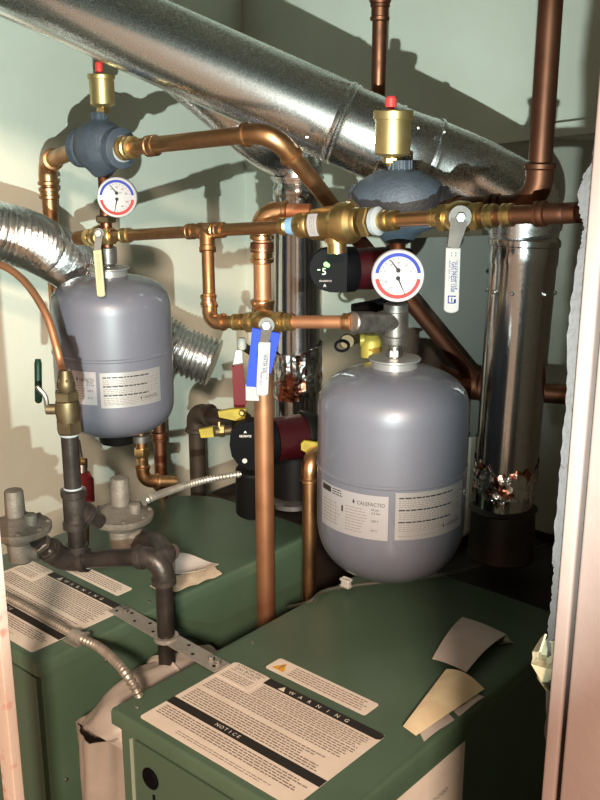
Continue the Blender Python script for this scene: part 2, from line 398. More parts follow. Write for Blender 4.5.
# =================================================================== BOILERS
BT = -.85
def on_top(x, y, z=BT+.0012): return Vector((x, y, z))
RB0, RB1 = -1.063, -.643; LB0, LB1 = -1.670, -1.250
def make_boiler(x0, x1, label, lbl_shift, notes=True):
    y0, y1 = .777, 1.50
    begin('gas_boiler', label, 'boiler', (x0+.2, y0+.36, FL), 'green gas boilers standing side by side')
    # body with rounded back left corner
    def ring(z, ins, rc):
        o = []
        xs0, xs1, ys0, ys1 = x0+ins, x1-ins, y0+ins, y1-ins
        for cx, cy, a0, r in ((xs1-.02, ys1-.02, 0, .02), (xs0+rc, ys1-rc, PI/2, rc), (xs0+.006, ys0+.006, PI, .006), (xs1-.006, ys0+.006, 1.5*PI, .006)):
            for k in range(9):
                a = a0+PI/2*k/8; o.append(Vector((cx+r*math.cos(a), cy+r*math.sin(a), z)))
        return o
    def loft(rows):
        m = M(); vs = []; fs = []
        for z, ins in rows: vs += ring(z, ins, .14)
        N = 36
        for i in range(len(rows)-1):
            for k in range(N): fs.append((i*N+k, i*N+(k+1) % N, (i+1)*N+(k+1) % N, (i+1)*N+k))
        fs.append(tuple(range(N))[::-1]); fs.append(tuple((len(rows)-1)*N+k for k in range(N)))
        return m.add(vs, fs)
    loft([(FL+.03, .010), (BT-.006, .010)]).build('jacket', 'boiler_green', ang=30)
    loft([(BT-.025, .004), (BT-.025, 0), (BT-.006, 0), (BT-.002, .0015), (BT, .005)]).build('top_panel', 'boiler_green', ang=50)
    # front access panel, set back under the lip, with a bright vertical seam
    M().box((x0+.055, y0+.002, FL+.15), (x1-.012, y0+.016, BT-.032)).build('access_panel', 'boiler_front', smooth=False)
    M().box((x0+.038, y0+.0055, FL+.05), (x0+.0405, y0+.012, BT-.040)).build('panel_seam', 'bright_edge', smooth=False, label='pale bare edge of the front sheet')
    # grommet in the front
    gp = ony(150,779,.777); gx_ = x0+(gp.x-RB0); g = M(); g.lathe([(0,.0165),(.003,.0175),(.005,.015),(.0035,.010),(.003,.004)], Vector((gx_, y0+.003, gp.z)), Vector((0,-1,0)), 28)
    g.build('grommet', 'black_plastic')
    M().box((gx_+.004, y0-.0002, gp.z-.105), (gx_+.0075, y0+.003, gp.z-.026)).build('slot', 'black_matte', smooth=False)
    # screws
    for (sx, sy) in ((x0+.03, 1.06), (x1-.03, 1.04), (x0+.03, y0+.03)):
        M().lathe([(0,.0036),(.0012,.0034),(.0022,.002)], Vector((sx, sy, BT)), UP, 12).build('screw', 'steel')
    for (sy, sz) in ((.92, BT-.06), (.82, BT-.25)):
        M().lathe([(0,.0036),(.0012,.0034),(.0022,.002)], Vector((x1-.009, sy, sz)), Vector((1,0,0)), 12).build('screw', 'steel')
    # draft hood behind
    h = M(); h.box((x0+.03, 1.50, FL+.5), (x1-.03, 1.86, BT-.012), .02); h.build('draft_hood', 'flue_black')
    # instruction label (0.307 x 0.205) and writing
    LX, LY = x0+.052+lbl_shift, .792; W, H = .307, .205
    rnd = random.Random(int(abs(x0)*1000))
    zf = lambda z: (lambda u, v: Vector((LX+u, LY+v, z)))
    lab = M().prism([(LX+a_, LY+b_) for a_, b_ in roundrect(W, H, .006, cx=W/2, cy=H/2)], Vector((0,0,BT+.0003)), Vector((1,0,0)), Vector((0,1,0)), .0006).build('warning_label', 'paper_label', smooth=False)
    bk = M().prism([(LX+.078, LY+H-.017), (LX+W-.006, LY+H-.017), (LX+W, LY+H-.013), (LX+W, LY+H-.004), (LX+W-.005, LY+H), (LX+.078, LY+H)], Vector((0,0,BT+.0008)), Vector((1,0,0)), Vector((0,1,0)), .0003)
    bk.prism([(LX, LY+.054), (LX+W, LY+.054), (LX+W, LY+.071), (LX, LY+.071)], Vector((0,0,BT+.0008)), Vector((1,0,0)), Vector((0,1,0)), .0003)
    bk.build('black_band', 'ink', lab, smooth=False)
    ov = M().prism([(LX+.003, LY+H-.050), (LX+.077, LY+H-.050), (LX+.077, LY+H-.004), (LX+.073, LY+H), (LX+.007, LY+H), (LX+.003, LY+H-.004)], Vector((0,0,BT+.0011)), Vector((1,0,0)), Vector((0,1,0)), .0004)
    ov.build('title_sticker', 'paper_label', lab, smooth=False)
    tx = M(); put_text(tx, 'WARNING', zf(BT+.0011), .132, H-.0125, .0075, spacing=.0182)
    tri = [(.107,H-.0145), (.120,H-.0145), (.1135,H-.003)]
    tx.add([zf(BT+.0011)(*p) for p in tri], [(0,1,2)])
    put_text(tx, 'NOTICE', zf(BT+.0011), .104, .0592, .0068, spacing=.0088)
    tx.build('heading_lettering', 'ink_white', lab, smooth=False)
    t2 = M(); f3 = zf(BT+.00145)
    put_text(t2, 'ATMOSPHERIC', f3, .010, H-.0075, .0052, w=.062)
    put_text(t2, 'GAS BOILER', f3, .012, H-.0155, .0060, w=.056)
    put_text(t2, 'FOR YOUR SAFETY', f3, .010, H-.0225, .0042, w=.055)
    t2.build('title_lettering', 'ink_mid', lab, smooth=False)
    fp = M(); f2 = zf(BT+.0008)
    dash_rows(fp, f3, .010, .070, H-.047, H-.025, .0048, .0019, rnd=rnd, right=.1)
    dash_rows(fp, f2, .084, .296, H-.052, H-.019, .0047, .0020, rnd=rnd, right=.06)
    dash_rows(fp, f2, .010, .296, .116, .152, .0052, .0023, rnd=rnd, right=.05)
    dash_rows(fp, f2, .010, .290, .073, .112, .0052, .0023, rnd=rnd, right=.2)
    dash_rows(fp, f2, .008, .296, .022, .051, .0050, .0023, rnd=rnd, right=.1)
    dash_rows(fp, f2, .070, .290, .006, .018, .0045, .0014, rnd=rnd, right=.4)
    fp.build('fine_print', 'ink_soft', lab, smooth=False)
    # small caution label
    c0 = Vector((LX+.048, LY+.224, 0)); W2, H2 = .205, .038
    l2 = M().prism([(c0.x+p[0], c0.y+p[1]) for p in roundrect(W2, H2, .005, cx=W2/2, cy=H2/2)], Vector((0,0,BT+.0003)), Vector((1,0,0)), Vector((0,1,0)), .0006).build('caution_label', 'paper_label', smooth=False)
    fc = lambda u, v: Vector((c0.x+u, c0.y+v, BT+.0009))
    m = M(); m.add([fc(.008,.008), fc(.034,.008), fc(.021,.031)], [(0,1,2)]); m.build('hazard_symbol', 'orange_warn', l2, smooth=False)
    m = M(); fe = lambda u, v: Vector((c0.x+u, c0.y+v, BT+.0012))
    m.add([fe(.0196,.015), fe(.0224,.015), fe(.0228,.025), fe(.0192,.025)], [(0,1,2,3)]); m.add([fe(.0197,.011), fe(.0223,.011), fe(.0223,.0135), fe(.0197,.0135)], [(0,1,2,3)])
    dash_rows(m, fc, .042, .195, .005, .035, .0056, .0020, rnd=rnd, right=.1)
    m.build('fine_print', 'ink_soft', l2, smooth=False)
    return ROOT[0]
bl = make_boiler(LB0, LB1, 'green gas boiler on the left, under the two round gas regulators', .022)
br = make_boiler(RB0, RB1, 'green gas boiler nearest the camera, below the larger looking grey tank', 0.)
# side label with writing, only on the right boiler
bx = RB1-.0098
sc_ = onx(465, 741, bx); sp = [Vector((bx, .777+.006, sc_.z-.26)), Vector((bx, .777+.006, sc_.z)), Vector((bx, sc_.y, sc_.z)), Vector((bx, sc_.y, sc_.z-.26))]
sl = M().prism([(p.y, p.z) for p in sp][::-1], Vector((bx,0,0)), Vector((0,1,0)), Vector((0,0,1)), .0008).build('side_label', 'paper_label', smooth=False)
tx = M(); fs_ = lambda u, v: Vector((bx+.0006, u, v))
p = onx(448, 790, bx); put_text(tx, 'CLOSED', fs_, p.y-.044, p.z+.001, .0080)
rr = random.Random(5)
dash_rows(tx, fs_, .80, sc_.y-.02, sc_.z-.25, p.z-.02, .009, .003, rnd=rr, right=.2, wl=(.006,.016))
tx.build('lettering', 'ink_mid', sl, smooth=False)

# =================================================================== EXPANSION TANKS
def make_tank(c, R, rows, labels, seam_row, label, plug, silver):
    """c: axis position; rows: flange top row, full radius top row, full radius bottom row, bottom row"""
    zt, zs1, zs0, zb = [zrow(c, r) for r in rows]
    begin('expansion_tank', label, 'tank', (c.x, c.y, zb), 'grey expansion tanks hung from the copper pipework')
    prof = [(zb-zb, .0)]
    pr = []
    n = 14; e = 2.45
    for k in range(n+1):
        a = PI/2*k/n; r = R*math.sin(a)**(2/e); z = zs0-(zs0-zb)*math.cos(a)**(2/e); pr.append((z, r))
    cd0 = Vector((-c.x, -c.y, 0)).normalized(); zseam = zrow(c+cd0*R, seam_row)
    pr += [(zseam-.004, R), (zseam-.002, R+.0018), (zseam+.002, R+.0018), (zseam+.004, R)]
    for k in range(n+1):
        a = PI/2*(1-k/n); r = R*math.sin(a)**(2/e); z = zs1+(zt-.014-zs1)*math.cos(a)**(2/e); pr.append((z, r))
    pr = [(z-zb, r) for z, r in pr if r > 0.002]
    sh = M().lathe(pr, Vector((c.x, c.y, zb)), UP, 72).build('shell', 'tank_grey')
    top = Vector((c.x, c.y, zt))
    M().lathe([(-.016,R*.30),(-.003,R*.30),(-.003,R*.33),(-.001,R*.345),(.001,R*.34),(.002,R*.30)], top, UP, 40).build('top_flange', 'tank_flange')
    m = M(); nut(m, top+UP*.010, UP, .0145, .014); m.lathe([(.002,.011),(.03,.011)], top, UP, 20); m.build('threaded_nipple', 'steel')
    if plug:
        M().lathe([(-.024,.030),(-.021,.038),(.006,.046)], Vector((c.x,c.y,zb)), UP, 32).build('base_cap', 'black_matte')
    cam_dir = Vector((-c.x, -c.y, 0)).normalized(); side = UP.cross(cam_dir).normalized()   # side = to the right in view
    def cyl(ex):
        return lambda u, v: Vector((c.x, c.y, v))+(cam_dir*math.cos(u/R)+side*math.sin(u/R))*(R+ex)
    for i, (a0, a1, r0, r1, kind) in enumerate(labels):
        u0, u1 = math.radians(a0)*R, math.radians(a1)*R
        z1, z0 = zrow(c-Vector((0,0,0))+cam_dir*R, r0), zrow(c+cam_dir*R, r1)
        N = 28; g = [[cyl(.0006)(u0+(u1-u0)*k/N, z1+(z0-z1)*j/2) for k in range(N+1)] for j in range(3)]
        lb = M().sheet(g, .0008).build('printed_label', 'tank_label_silver' if kind else 'tank_label')
        f = cyl(.0013); t = M(); W = u1-u0; H = z1-z0; rn = random.Random(i+int(R*1e4))
        fd = M()
        if kind:
            y = z1-.006
            for blk in range(3):
                put_n = 0
                dash_rows(t, f, u0+.006, u1-.03, y-.0075, y, .005, .0026, rnd=rn, right=.1)
                dash_rows(fd, f, u0+.006, u1-.004, y-.023, y-.0065, .0036, .0013, rnd=rn, right=.15, wl=(.003,.008))
                y -= H*.255
            dash_rows(fd, f, u0+.006, u0+W*.5, z0+.004, z0+.010, .0035, .0012, rnd=rn)
            put_text(t, 'CALEFACTIO', f, u0+W*.66, z0+.014, .0052, w=W*.26)
            t.add([f(u0+W*.62-.0015, z0+.016), f(u0+W*.62, z0+.0125), f(u0+W*.62+.0018, z0+.016), f(u0+W*.62, z0+.0205)], [(0,1,2,3)])
        else:
            # black code box, brand, columns of values
            t.add([f(u0+.004+(.028*k/4 if k < 5 else .028*(9-k)/4), z1-.014 if k < 5 else z1-.003) for k in range(10)], [(0,1,8,9),(1,2,7,8),(2,3,6,7),(3,4,5,6)])
            dash_rows(t, f, u0+.036, u0+W*.42, z1-.015, z1-.001, .0045, .0018, rnd=rn, right=.2)
            put_text(t, 'CALEFACTIO', f, u0+W*.62, z1-.020, .0068, w=W*.34)
            t.add([f(u0+W*.575-.002, z1-.0165), f(u0+W*.575, z1-.021), f(u0+W*.575+.0024, z1-.0165), f(u0+W*.575, z1-.011)], [(0,1,2,3)])
            for k, fr in enumerate((.34,.42,.60,.82)):
                put_text(t, ('65 psi','4.5 bar','200 F','93 C')[k], f, u0+W*.80, z1-H*fr, .0042)
            dash_rows(fd, f, u0+.008, u0+W*.40, z1-H*.92, z1-H*.30, .0065, .0016, rnd=rn, right=.3)
            dash_rows(fd, f, u0+W*.46, u0+W*.76, z1-H*.90, z1-H*.28, .0055, .0015, rnd=rn, right=.3)
            for uu in (.06, .2, .3):
                fd.add([f(u0+W*uu, z1-H*.32), f(u0+W*uu+.0008, z1-H*.32), f(u0+W*uu+.0008, z1-H*.88), f(u0+W*uu, z1-H*.88)], [(0,1,2,3)])
            t.add([f(u0+W*.40, z1-H*.36), f(u0+W*.425, z1-H*.36), f(u0+W*.425, z1-H*.50), f(u0+W*.40, z1-H*.50)], [(3,2,1,0)])
        t.build('lettering', 'ink', lb, smooth=False)
        fd.build('fine_print', 'ink_soft', lb, smooth=False)
    return zt
def axis_h(x, y, hdist):
    r = ray(x, y); k = hdist/(r.x*FH.x+r.y*FH.y); p = r*k; return Vector((p.x, p.y, 0))
TR = axis_h(391.5, 470, 1.70); TL = axis_h(113, 350, 2.02)
dR = (V(391.5,470,1)).length
RR = 75.5*1.80/F*.985; RL = 59.5*2.08/F*.985
make_tank(TR, RR, (358, 408, 514, 571), [(-63,-1.5,497,541,0), (3.5,66,493,540,1)], 489, 'grey expansion tank with two printed labels above the nearer boiler, below the gauge showing the red needle side', False, False)
make_tank(TL, RL, (268, 306, 398, 432), [(-62,-17,372,405,0), (-13.5,47,373,408,1)], 362, 'grey expansion tank on the left with black base cap, behind the thin copper tube', True, True)
bpy.data.objects['expansion_tank']['label'] = 'grey expansion tank hanging over the nearer boiler, in front of the right silver flue'

# =================================================================== AIR SEPARATORS + VENTS + GAUGES
def separator(c, rows, halfw, rads, label, ax, gaugeside=None):
    """c axis; rows (top, mid, bottom)"""
    zt, zm, zb = [zrow(c, r) for r in rows]
    begin('air_separator', label, 'air separator', (c.x, c.y, zb), 'blue grey air separators under the brass vents')
    mid = Vector((c.x, c.y, zm)); R, r2 = rads
    m = M(); H = zt-zb
    m.lathe([(0,R*.30),(.004,R*.42),(H*.12,R*.55),(H*.22,R*.86),(H*.35,R*.99),(H*.5,R*1.02),(H*.62,R*.99),(H*.74,R*.84),(H*.83,R*.6),(H*.87,R*.36),(H*.9,R*.30),(H,R*.30)], Vector((c.x,c.y,zb)), UP, 40)
    for i_, v_ in enumerate(m.v):
        k_ = (v_-mid).dot(ax); m.v[i_] = v_+ax*k_*(.32 if abs(v_.z-zm) < H*.36 else .0)
    for s in (-1, 1):
        d = ax*s; L = halfw
        m.lathe([(0,R*.9),(L*.45,R*.86),(L*.62,r2*1.06),(L*.70,r2*.98),(L*.72,r2*1.12),(L*.98,r2*1.12),(L,r2*1.05),(L,r2*.6)], mid, d, 32)
    m.build('body', 'separator_blue')
    # ribbed neck under the vent
    n = M()
    for k in range(12):
        a = 2*PI*k/12; e = Vector((math.cos(a), math.sin(a), 0))*R*.30
        n.cyl(Vector((c.x,c.y,zt-H*.12))+e, Vector((c.x,c.y,zt))+e, .0022, 6)
    n.build('neck_rib', 'separator_blue')
    return zt, zm, zb, mid
def vent(c, rows, R, label, tilt=(0,0)):
    """rows: cap top, rim top, rim bottom, body bottom, nut bottom"""
    z = [zrow(c, r) for r in rows]
    begin('air_vent', label, 'air vent', (c.x, c.y, z[4]), 'brass automatic air vents')
    b = Vector((c.x, c.y, z[4]))
    H = lambda i: z[i]-z[4]
    M().lathe([(H(3),R*.55),(H(3)+.003,R*.9),(H(3)+.006,R),(H(2)-.001,R),(H(2),R*1.10),(H(1)-.002,R*1.12),(H(1),R*1.07),(H(1)+.001,R*.3)], b, UP, 40).build('body', 'brass_satin')
    m = M(); nut(m, b+UP*(H(3)*.62), UP, R*.56, H(3)*.66); m.lathe([(0,R*.34),(H(3),R*.36)], b, UP, 20); m.build('hex_nut', 'brass')
    cz = H(1); hh = z[0]-z[1]
    q = b+Vector((0,0,0))-RT*R*.15
    M().lathe([(cz,R*.2),(cz+hh*.2,R*.2),(cz+hh*.22,R*.33),(cz+hh*.85,R*.31),(cz+hh,R*.22)], q, UP, 14).build('cap', 'red_cap', label='small red screw cap')
def gauge(ctr, R, nrm, stem_to, label, needle_b):
    begin('pressure_gauge', label, 'gauge', ctr, 'round pressure and temperature gauges')
    n = nrm.normalized(); ex = UP.cross(n).normalized(); ey = n.cross(ex)
    M().lathe([(-.026,R*.86),(-.020,R*.97),(-.004,R),(0,R),(.002,R*.97),(.001,R*.93)], ctr, n, 56).build('case', 'gauge_rim')
    M().lathe([(0,R*.945),(.0006,R*.94)], ctr, n, 48).build('dial', 'gauge_face')
    f = lambda u, v, k=.0012: ctr+ex*u+ey*v+n*k
    def arc(a0, a1, r0, r1, k=.0012):
        N = 24; vs = []; fs = []
        for i in range(N+1):
            a = math.radians(a0+(a1-a0)*i/N)
            vs += [f(math.cos(a)*r0*R, math.sin(a)*r0*R, k), f(math.cos(a)*r1*R, math.sin(a)*r1*R, k)]
        for i in range(N): fs.append((2*i, 2*i+1, 2*i+3, 2*i+2))
        return vs, fs
    M().add(*arc(8, 172, .74, .87)).build('pressure_scale', 'blue_ink', smooth=False)
    M().add(*arc(188, 352, .72, .87)).build('temperature_scale', 'red_ink', smooth=False)
    t = M()
    for k in range(11):
        a = math.radians(15+15*k)
        for off in (0, PI):
            aa = a+off; p0, p1 = .62*R, .70*R; w = .008*R
            e = Vector((math.cos(aa), math.sin(aa))); q = Vector((-e.y, e.x))*w
            t.add([f(*(e*p0-q)), f(*(e*p1-q)), f(*(e*p1+q)), f(*(e*p0+q))], [(0,1,2,3)])
    for a, s in ((160,'0'),(125,'20'),(90,'40'),(55,'60'),(22,'80'),(205,'30'),(240,'60'),(300,'90'),(335,'120')):
        a = math.radians(a); put_text(t, s, f, math.cos(a)*.50*R-.05*R, math.sin(a)*.50*R-.04*R, .09*R)
    put_text(t, 'psi', f, .12*R, .2*R, .09*R)
    t.build('numerals', 'ink_mid', smooth=False)
    nd = M()
    for (cx, cy, ang, L) in ((0,.22*R,128,.52*R),(0,-.08*R,needle_b,.70*R)):
        a = math.radians(ang); e = Vector((math.cos(a), math.sin(a))); q = Vector((-e.y, e.x)); c0 = Vector((cx, cy))
        nd.add([f(*(c0+q*.035*R), .003), f(*(c0-q*.035*R), .003), f(*(c0+e*L-q*.012*R), .003), f(*(c0+e*L+q*.012*R), .003)], [(0,1,2,3)])
        nd.lathe([(.0014,.085*R),(.0036,.085*R),(.0038,.02*R)], ctr+ex*cx+ey*cy, n, 16)
    nd.build('needle', 'ink_mid', smooth=False)
    if stem_to is not None:
        m = M(); p0 = ctr-n*.024; m.cyl(p0, stem_to, .009, 16); m.build('stem', 'brass_dull')
SEP_R = axis_h(399, 200, 1.71); SEP_L = axis_h(101, 148, 2.02)
AXR = (V(440,205,1.67)-V(350,203,1.72)); AXR.z = 0; AXR.normalize()
AXL = (V(125,150,1.90)-V(78,148,1.99)); AXL.z = 0; AXL.normalize()
zR = separator(SEP_R, (160,203,243), .085, (.065,.027), 'blue grey air separator behind the brass fill valve, over the right tank', AXR)
zL = separator(SEP_L, (112,148,177), .066, (.048,.036), 'blue grey air separator on the left, joined to the long copper pipe', AXL)
vent(axis_h(393,130,1.71), (96,110,119,157,166), .0305, 'brass air vent with red cap in front of the silver duct, on the right separator')
vent(axis_h(102,90,2.02), (62,74,79,107,115), .0245, 'smaller looking brass air vent with red cap near the left wall')
TOC = Vector((-1,1.,0))
gc = V(398,276,1.58); gauge(gc, 26.5*1.58/F, (-FH-UP*-.0), Vector((TR.x, TR.y, gc.z)), 'larger looking round gauge beside the white handled valve, over the right tank', -66)
gc = V(117,197.5,1.90); gauge(gc, 20*1.90/F, -FH, Vector((TL.x, TL.y, gc.z)), 'round gauge above the left tank, over the cream handled valve', -102)

# stack pipe between separator and right tank with iron tee
begin('tank_tee', 'dark steel tee and nipple screwed into the top of the right tank', 'pipe fitting', (TR.x, TR.y, zrow(TR, 352)))
zt_, zm_, zb_ = zrow(TR, 300), zrow(TR, 322), zrow(TR, 345)
M().lathe([(0,.016),(.004,.021),(.016,.022),(.018,.019),(.06,.019),(.062,.022),(.075,.022),(.078,.016)], Vector((TR.x,TR.y,zb_)), UP, 28).build('tee', 'steel_dull')
tj = V(352,322,1.66)
arm = (tj-Vector((TR.x,TR.y,zm_)))
M().lathe([(0,.017),(arm.length*.5,.017),(arm.length*.55,.0185),(arm.length*.98,.0185),(arm.length,.016)], Vector((TR.x,TR.y,zm_)), arm, 24).build('branch', 'steel_dull')
M().cyl(Vector((TR.x,TR.y,zt_)), Vector((TR.x,TR.y,zrow(TR,238))), .014, 24).build('nipple', 'copper_dark')
m = M(); m.cyl(Vector((TR.x,TR.y,zb_+.002)), Vector((TR.x,TR.y,zrow(TR,352))), .013, 20); m.build('lower_nipple', 'steel')

# left: riser from tank to separator
begin('tank_riser', 'short dark pipe stack between the left tank and its air separator', 'pipe', (TL.x, TL.y, zrow(TL, 262)))
M().cyl(Vector((TL.x,TL.y,zrow(TL,264))), Vector((TL.x,TL.y,zrow(TL,247))), .019, 24, .002).build('bushing', 'steel_dull')
M().cyl(Vector((TL.x,TL.y,zrow(TL,247))), Vector((TL.x,TL.y,zrow(TL,176))), .012, 20).build('pipe', 'copper_dark')
m = M(); nut(m, Vector((TL.x,TL.y,zrow(TL,219))), UP, .022, .014); m.build('nut', 'brass_dull')

# =================================================================== VALVES
def lever(p0, p1, p2, w0, w1, thick, cover, label=None, dots=None, wtop=None):
    """steel lever from stem p0 bending at p1 then plastic grip p1..p2"""
    vd = -FH
    st = M()
    def flat(a, b, wa, wb, th, mm, rr=0):
        ey = (b-a); L = ey.length; ey = ey/L; ex = ey.cross(vd).normalized(); 
        vs = [(-wa/2, 0), (-wb/2, L), (wb/2, L), (wa/2, 0)]
        mm.prism(vs, a, ex, ey, th)
    flat(p0, p1, w0*1.0, w1*.75, .0022, st)
    ex = (p1-p0).normalized().cross(vd).normalized()
    st.lathe([(-.002, w0*.62), (.002, w0*.62)], p0, vd, 24)
    flat(p1, p1.lerp(p2, .3), w1*.72, w1*.72, .0022, st)
    st.build('lever', 'lever_steel')
    m = M(); nut(m, p0+vd*.006, vd, .0075, .007); m.lathe([(-.02,.005),(.012,.0045)], p0, vd, 14); m.build('stem_nut', 'steel')
    ey = (p2-p1); L = ey.length; ey = ey/L; ex = ey.cross(vd).normalized(); ez = ex.cross(ey)
    n = 9; poly = [(-w1/2*.96, 0), (w1/2*.96, 0), (w1/2, L-w1*.32)]
    for k in range(n): a = PI*k/(n-1)*1.0; poly.append((w1/2*math.cos(a), L-w1*.30+w1*.30*math.sin(a)))
    poly.append((-w1/2, L-w1*.32))
    g = M().prism(poly, p1, ex, ey, .007, .0014).build('grip', cover, label=label)
    fo = p1+vd*.0042
    return g, fo, ex, ey, L
def valve_body(p, q, r, m='brass', stemdir=None, bulge=1.5, name='body'):
    d = (q-p); L = d.length; b = M()
    b.lathe([(0,r*.9),(L*.02,r*1.05),(L*.20,r*1.05),(L*.24,r),(L*.32,r*1.2),(L*.42,r*bulge*.97),(L*.5,r*bulge),(L*.58,r*bulge*.97),(L*.68,r*1.2),(L*.76,r),(L*.80,r*1.05),(L*.98,r*1.05),(L,r*.9)], p, d, 32)
    nut(b, p+d*.12, d, r*1.22, L*.16); nut(b, p+d*.88, d, r*1.22, L*.16)
    b.lathe([(0,r*.55),(r*1.9,r*.5)], p+d*.5, -FH, 16)
    return b.build(name, m)
def H1(x, y): return V(x, y, 1/(.500+.00050*(x-104)))

# long header pipe
begin('header_pipe', 'long narrow copper pipe running across the picture in front of both tanks', 'pipe', H1(260,229))
r1 = .0115
for (a, b) in (((80,238),(93,237)), ((111,236.1),(286,226.5)), ((396,220),(440,217.5)), ((478,215.8),(577,213))):
    pa, pb = H1(*a), H1(*b); rr1 = r1
    M().sweep([pa, pb], rr1 if a[0] < 470 else .0138, 22).build('pipe', 'copper' if a[0] < 470 else 'copper_dark')
dh = H1(260,229)-H1(240,230)
M().lathe([(-.012,.006),(-.010,.0145),(.012,.0155),(.02,.0118)], H1(80,238), H1(93,237)-H1(80,238), 20).build('end_cap', 'copper')
for (x, y, L, mm) in ((126,235.3,.022,'brass'),(191,231.5,.016,'copper'),(220,230,.018,'copper'),(436,217.8,.016,'brass')):
    coupling(H1(x, y), dh, r1, L, mm)
coupling(H1(491,215.8), dh, .0135, .016, 'brass')
coupling(H1(508,215.1), dh, .0132, .016, 'brass')
coupling(H1(541,213.8), dh, .0142, .016, 'copper_dark')
pipe_run([H1(541,213.8), H1(566,213.2), H1(574,213)+Vector((.02,.05,-.0))], .0150, .02, 'copper_dark', False)
# drop to the tank branch: tee, elbow, run to the tank tee
pa = H1(207,230.5)
M().lathe([(-.022,.0135),(-.020,.0155),(-.012,.0155),(-.010,.0145),(.010,.0145),(.012,.0155),(.020,.0155),(.022,.0135)], pa, dh, 24).build('tee', 'copper')
dn = V(210,322,1.80)
M().lathe([(0,.0145),(.030,.0145),(.032,.016),(.040,.016),(.042,.0125)], pa, dn-pa, 24).build('tee', 'copper')
pipe_run([pa, dn, V(256,322,1.745)], .0118, .022, 'copper', True, 'copper_bright')
coupling(V(208.5,300,1.80), dn-pa, .0118, .018, 'copper_bright')
pipe_run([V(280,322,1.715), tj], .0115, .02, 'copper_matte', False)
coupling(V(238,322,1.765), V(280,322,1.715)-V(238,322,1.765), .0118, .018, 'brass')
coupling(V(289,322,1.705), V(280,322,1.715)-V(238,322,1.765), .0118, .016, 'brass')
coupling(V(347,322,1.665), tj-V(280,322,1.715), .0115, .014, 'copper_bright')

# valve with cream handle on left
begin('ball_valve', 'small brass ball valve with a cream handle hanging in front of the left tank', 'valve', H1(106,236.5))
valve_body(H1(87,237.3), H1(113,236), .0160, 'brass')
q0 = V(99,233,1.90); q1 = V(97.5,250,1.90); q2 = V(101.5,297,1.90)
lever(q0, q1, q2, .016, .0165, .002, 'cream_plastic', 'cream plastic grip')
t = M(); vd = -FH
ey = (q2-q1).normalized(); ex = ey.cross(vd).normalized(); fo = q1+vd*.0045
rn = random.Random(2)
dash_rows(t, lambda u, v: fo+ey*u+ex*v, .008, .060, -.005, .004, .0035, .0014, rnd=rn, wl=(.002,.006))
t.build('lettering', 'ink_soft', smooth=False)

# valve with white handle on the right
begin('ball_valve', 'brass ball valve with white lettered handle beside the right silver flue', 'valve', H1(462,216))
valve_body(H1(440,217.6), H1(482,216), .0190, 'brass', bulge=1.3)
q0 = V(460,217,1.41); q1 = V(453,248,1.41); q2 = V(451,313,1.41)
g, fo, ex, ey, L = lever(q0, q1, q2, .027, .0222, .002, 'white_plastic', 'white plastic grip')
t = M(); f_ = lambda u, v: fo+ey*u-ex*v
put_text(t, 'GAS PRESS 150#', f_, .020, -.0020, .0066, w=.044)
put_text(t, '1/2 CSA 1/2 psi 5 B', f_, .018, .0045, .0028, w=.042)
put_text(t, 'ANSI Z21.15', f_, .018, -.0060, .0026, w=.026)
for (u, v) in ((.010,.003),(.010,-.003),(.006,.003),(.006,-.003)):
    t.add([f_(u, v), f_(u+.0015, v), f_(u+.0015, v+.0013), f_(u, v+.0013)], [(0,1,2,3)])
# little square emblem
for (a_, b_, c_, d_) in ((.069,-.006,.0705,.006),(.069,-.006,.080,-.0045),(.079,-.006,.0805,.003),(.072,-.001,.078,.0005),(.074,.003,.080,.006)):
    t.add([f_(a_, b_), f_(c_, b_), f_(c_, d_), f_(a_, d_)], [(0,1,2,3)])
t.build('lettering', 'blue_print', smooth=False)

# centre valve with white grip
begin('ball_valve', 'brass ball valve with white handle hanging in front of the large copper riser', 'valve', V(265,322,1.72))
valve_body(V(246,322,1.752), V(284,322,1.71), .0165, 'brass', bulge=1.35)
q0 = V(266.5,325,1.665); q1 = V(264.5,342,1.655); q2 = V(262,396,1.655)
g, fo, ex, ey, L = lever(q0, q1, q2, .022, .0215, .002, 'white_plastic', 'white plastic grip')
t = M(); f_ = lambda u, v: fo+ey*u-ex*v
put_text(t, 'WATER 600', f_, .020, -.0012, .0070, w=.032)
put_text(t, 'CSA 5 psi 1/2', f_, .018, .0055, .0028, w=.045)
put_text(t, 'ANSI Z21', f_, .050, -.0045, .0040, w=.022)
t.build('lettering', 'blue_print', smooth=False)
# blue handle pieces behind (butterfly of blue plastic with a white tail)
begin('blue_valve_handle', 'bright blue handle with a white tail behind the centre white handle', 'valve handle', V(258,345,1.69))
def flatpoly(m, pix, d, th, mt, name, label=None):
    o = V(*pix[0], d); n = -FH; ex = RT; ey = UP
    pts = []
    for x, y in pix:
        p = V(x, y, d); k = p-o; k -= n*k.dot(n); pts.append((k.dot(ex), k.dot(ey)))
    return M().prism(pts, o, ex, ey, th, .0008).build(name, mt, label=label)
flatpoly(None, [(246,386),(258,387),(257.5,352),(262,326),(253,324)], 1.675, .006, 'blue_plastic', 'left_wing')
flatpoly(None, [(268,372),(271,374),(281,331),(272,329),(267,340)], 1.69, .006, 'blue_plastic', 'right_wing')
flatpoly(None, [(245.5,384),(245.5,401.5),(259,402),(258.5,386)], 1.677, .006, 'white_plastic', 'tail', 'white plastic tail end')

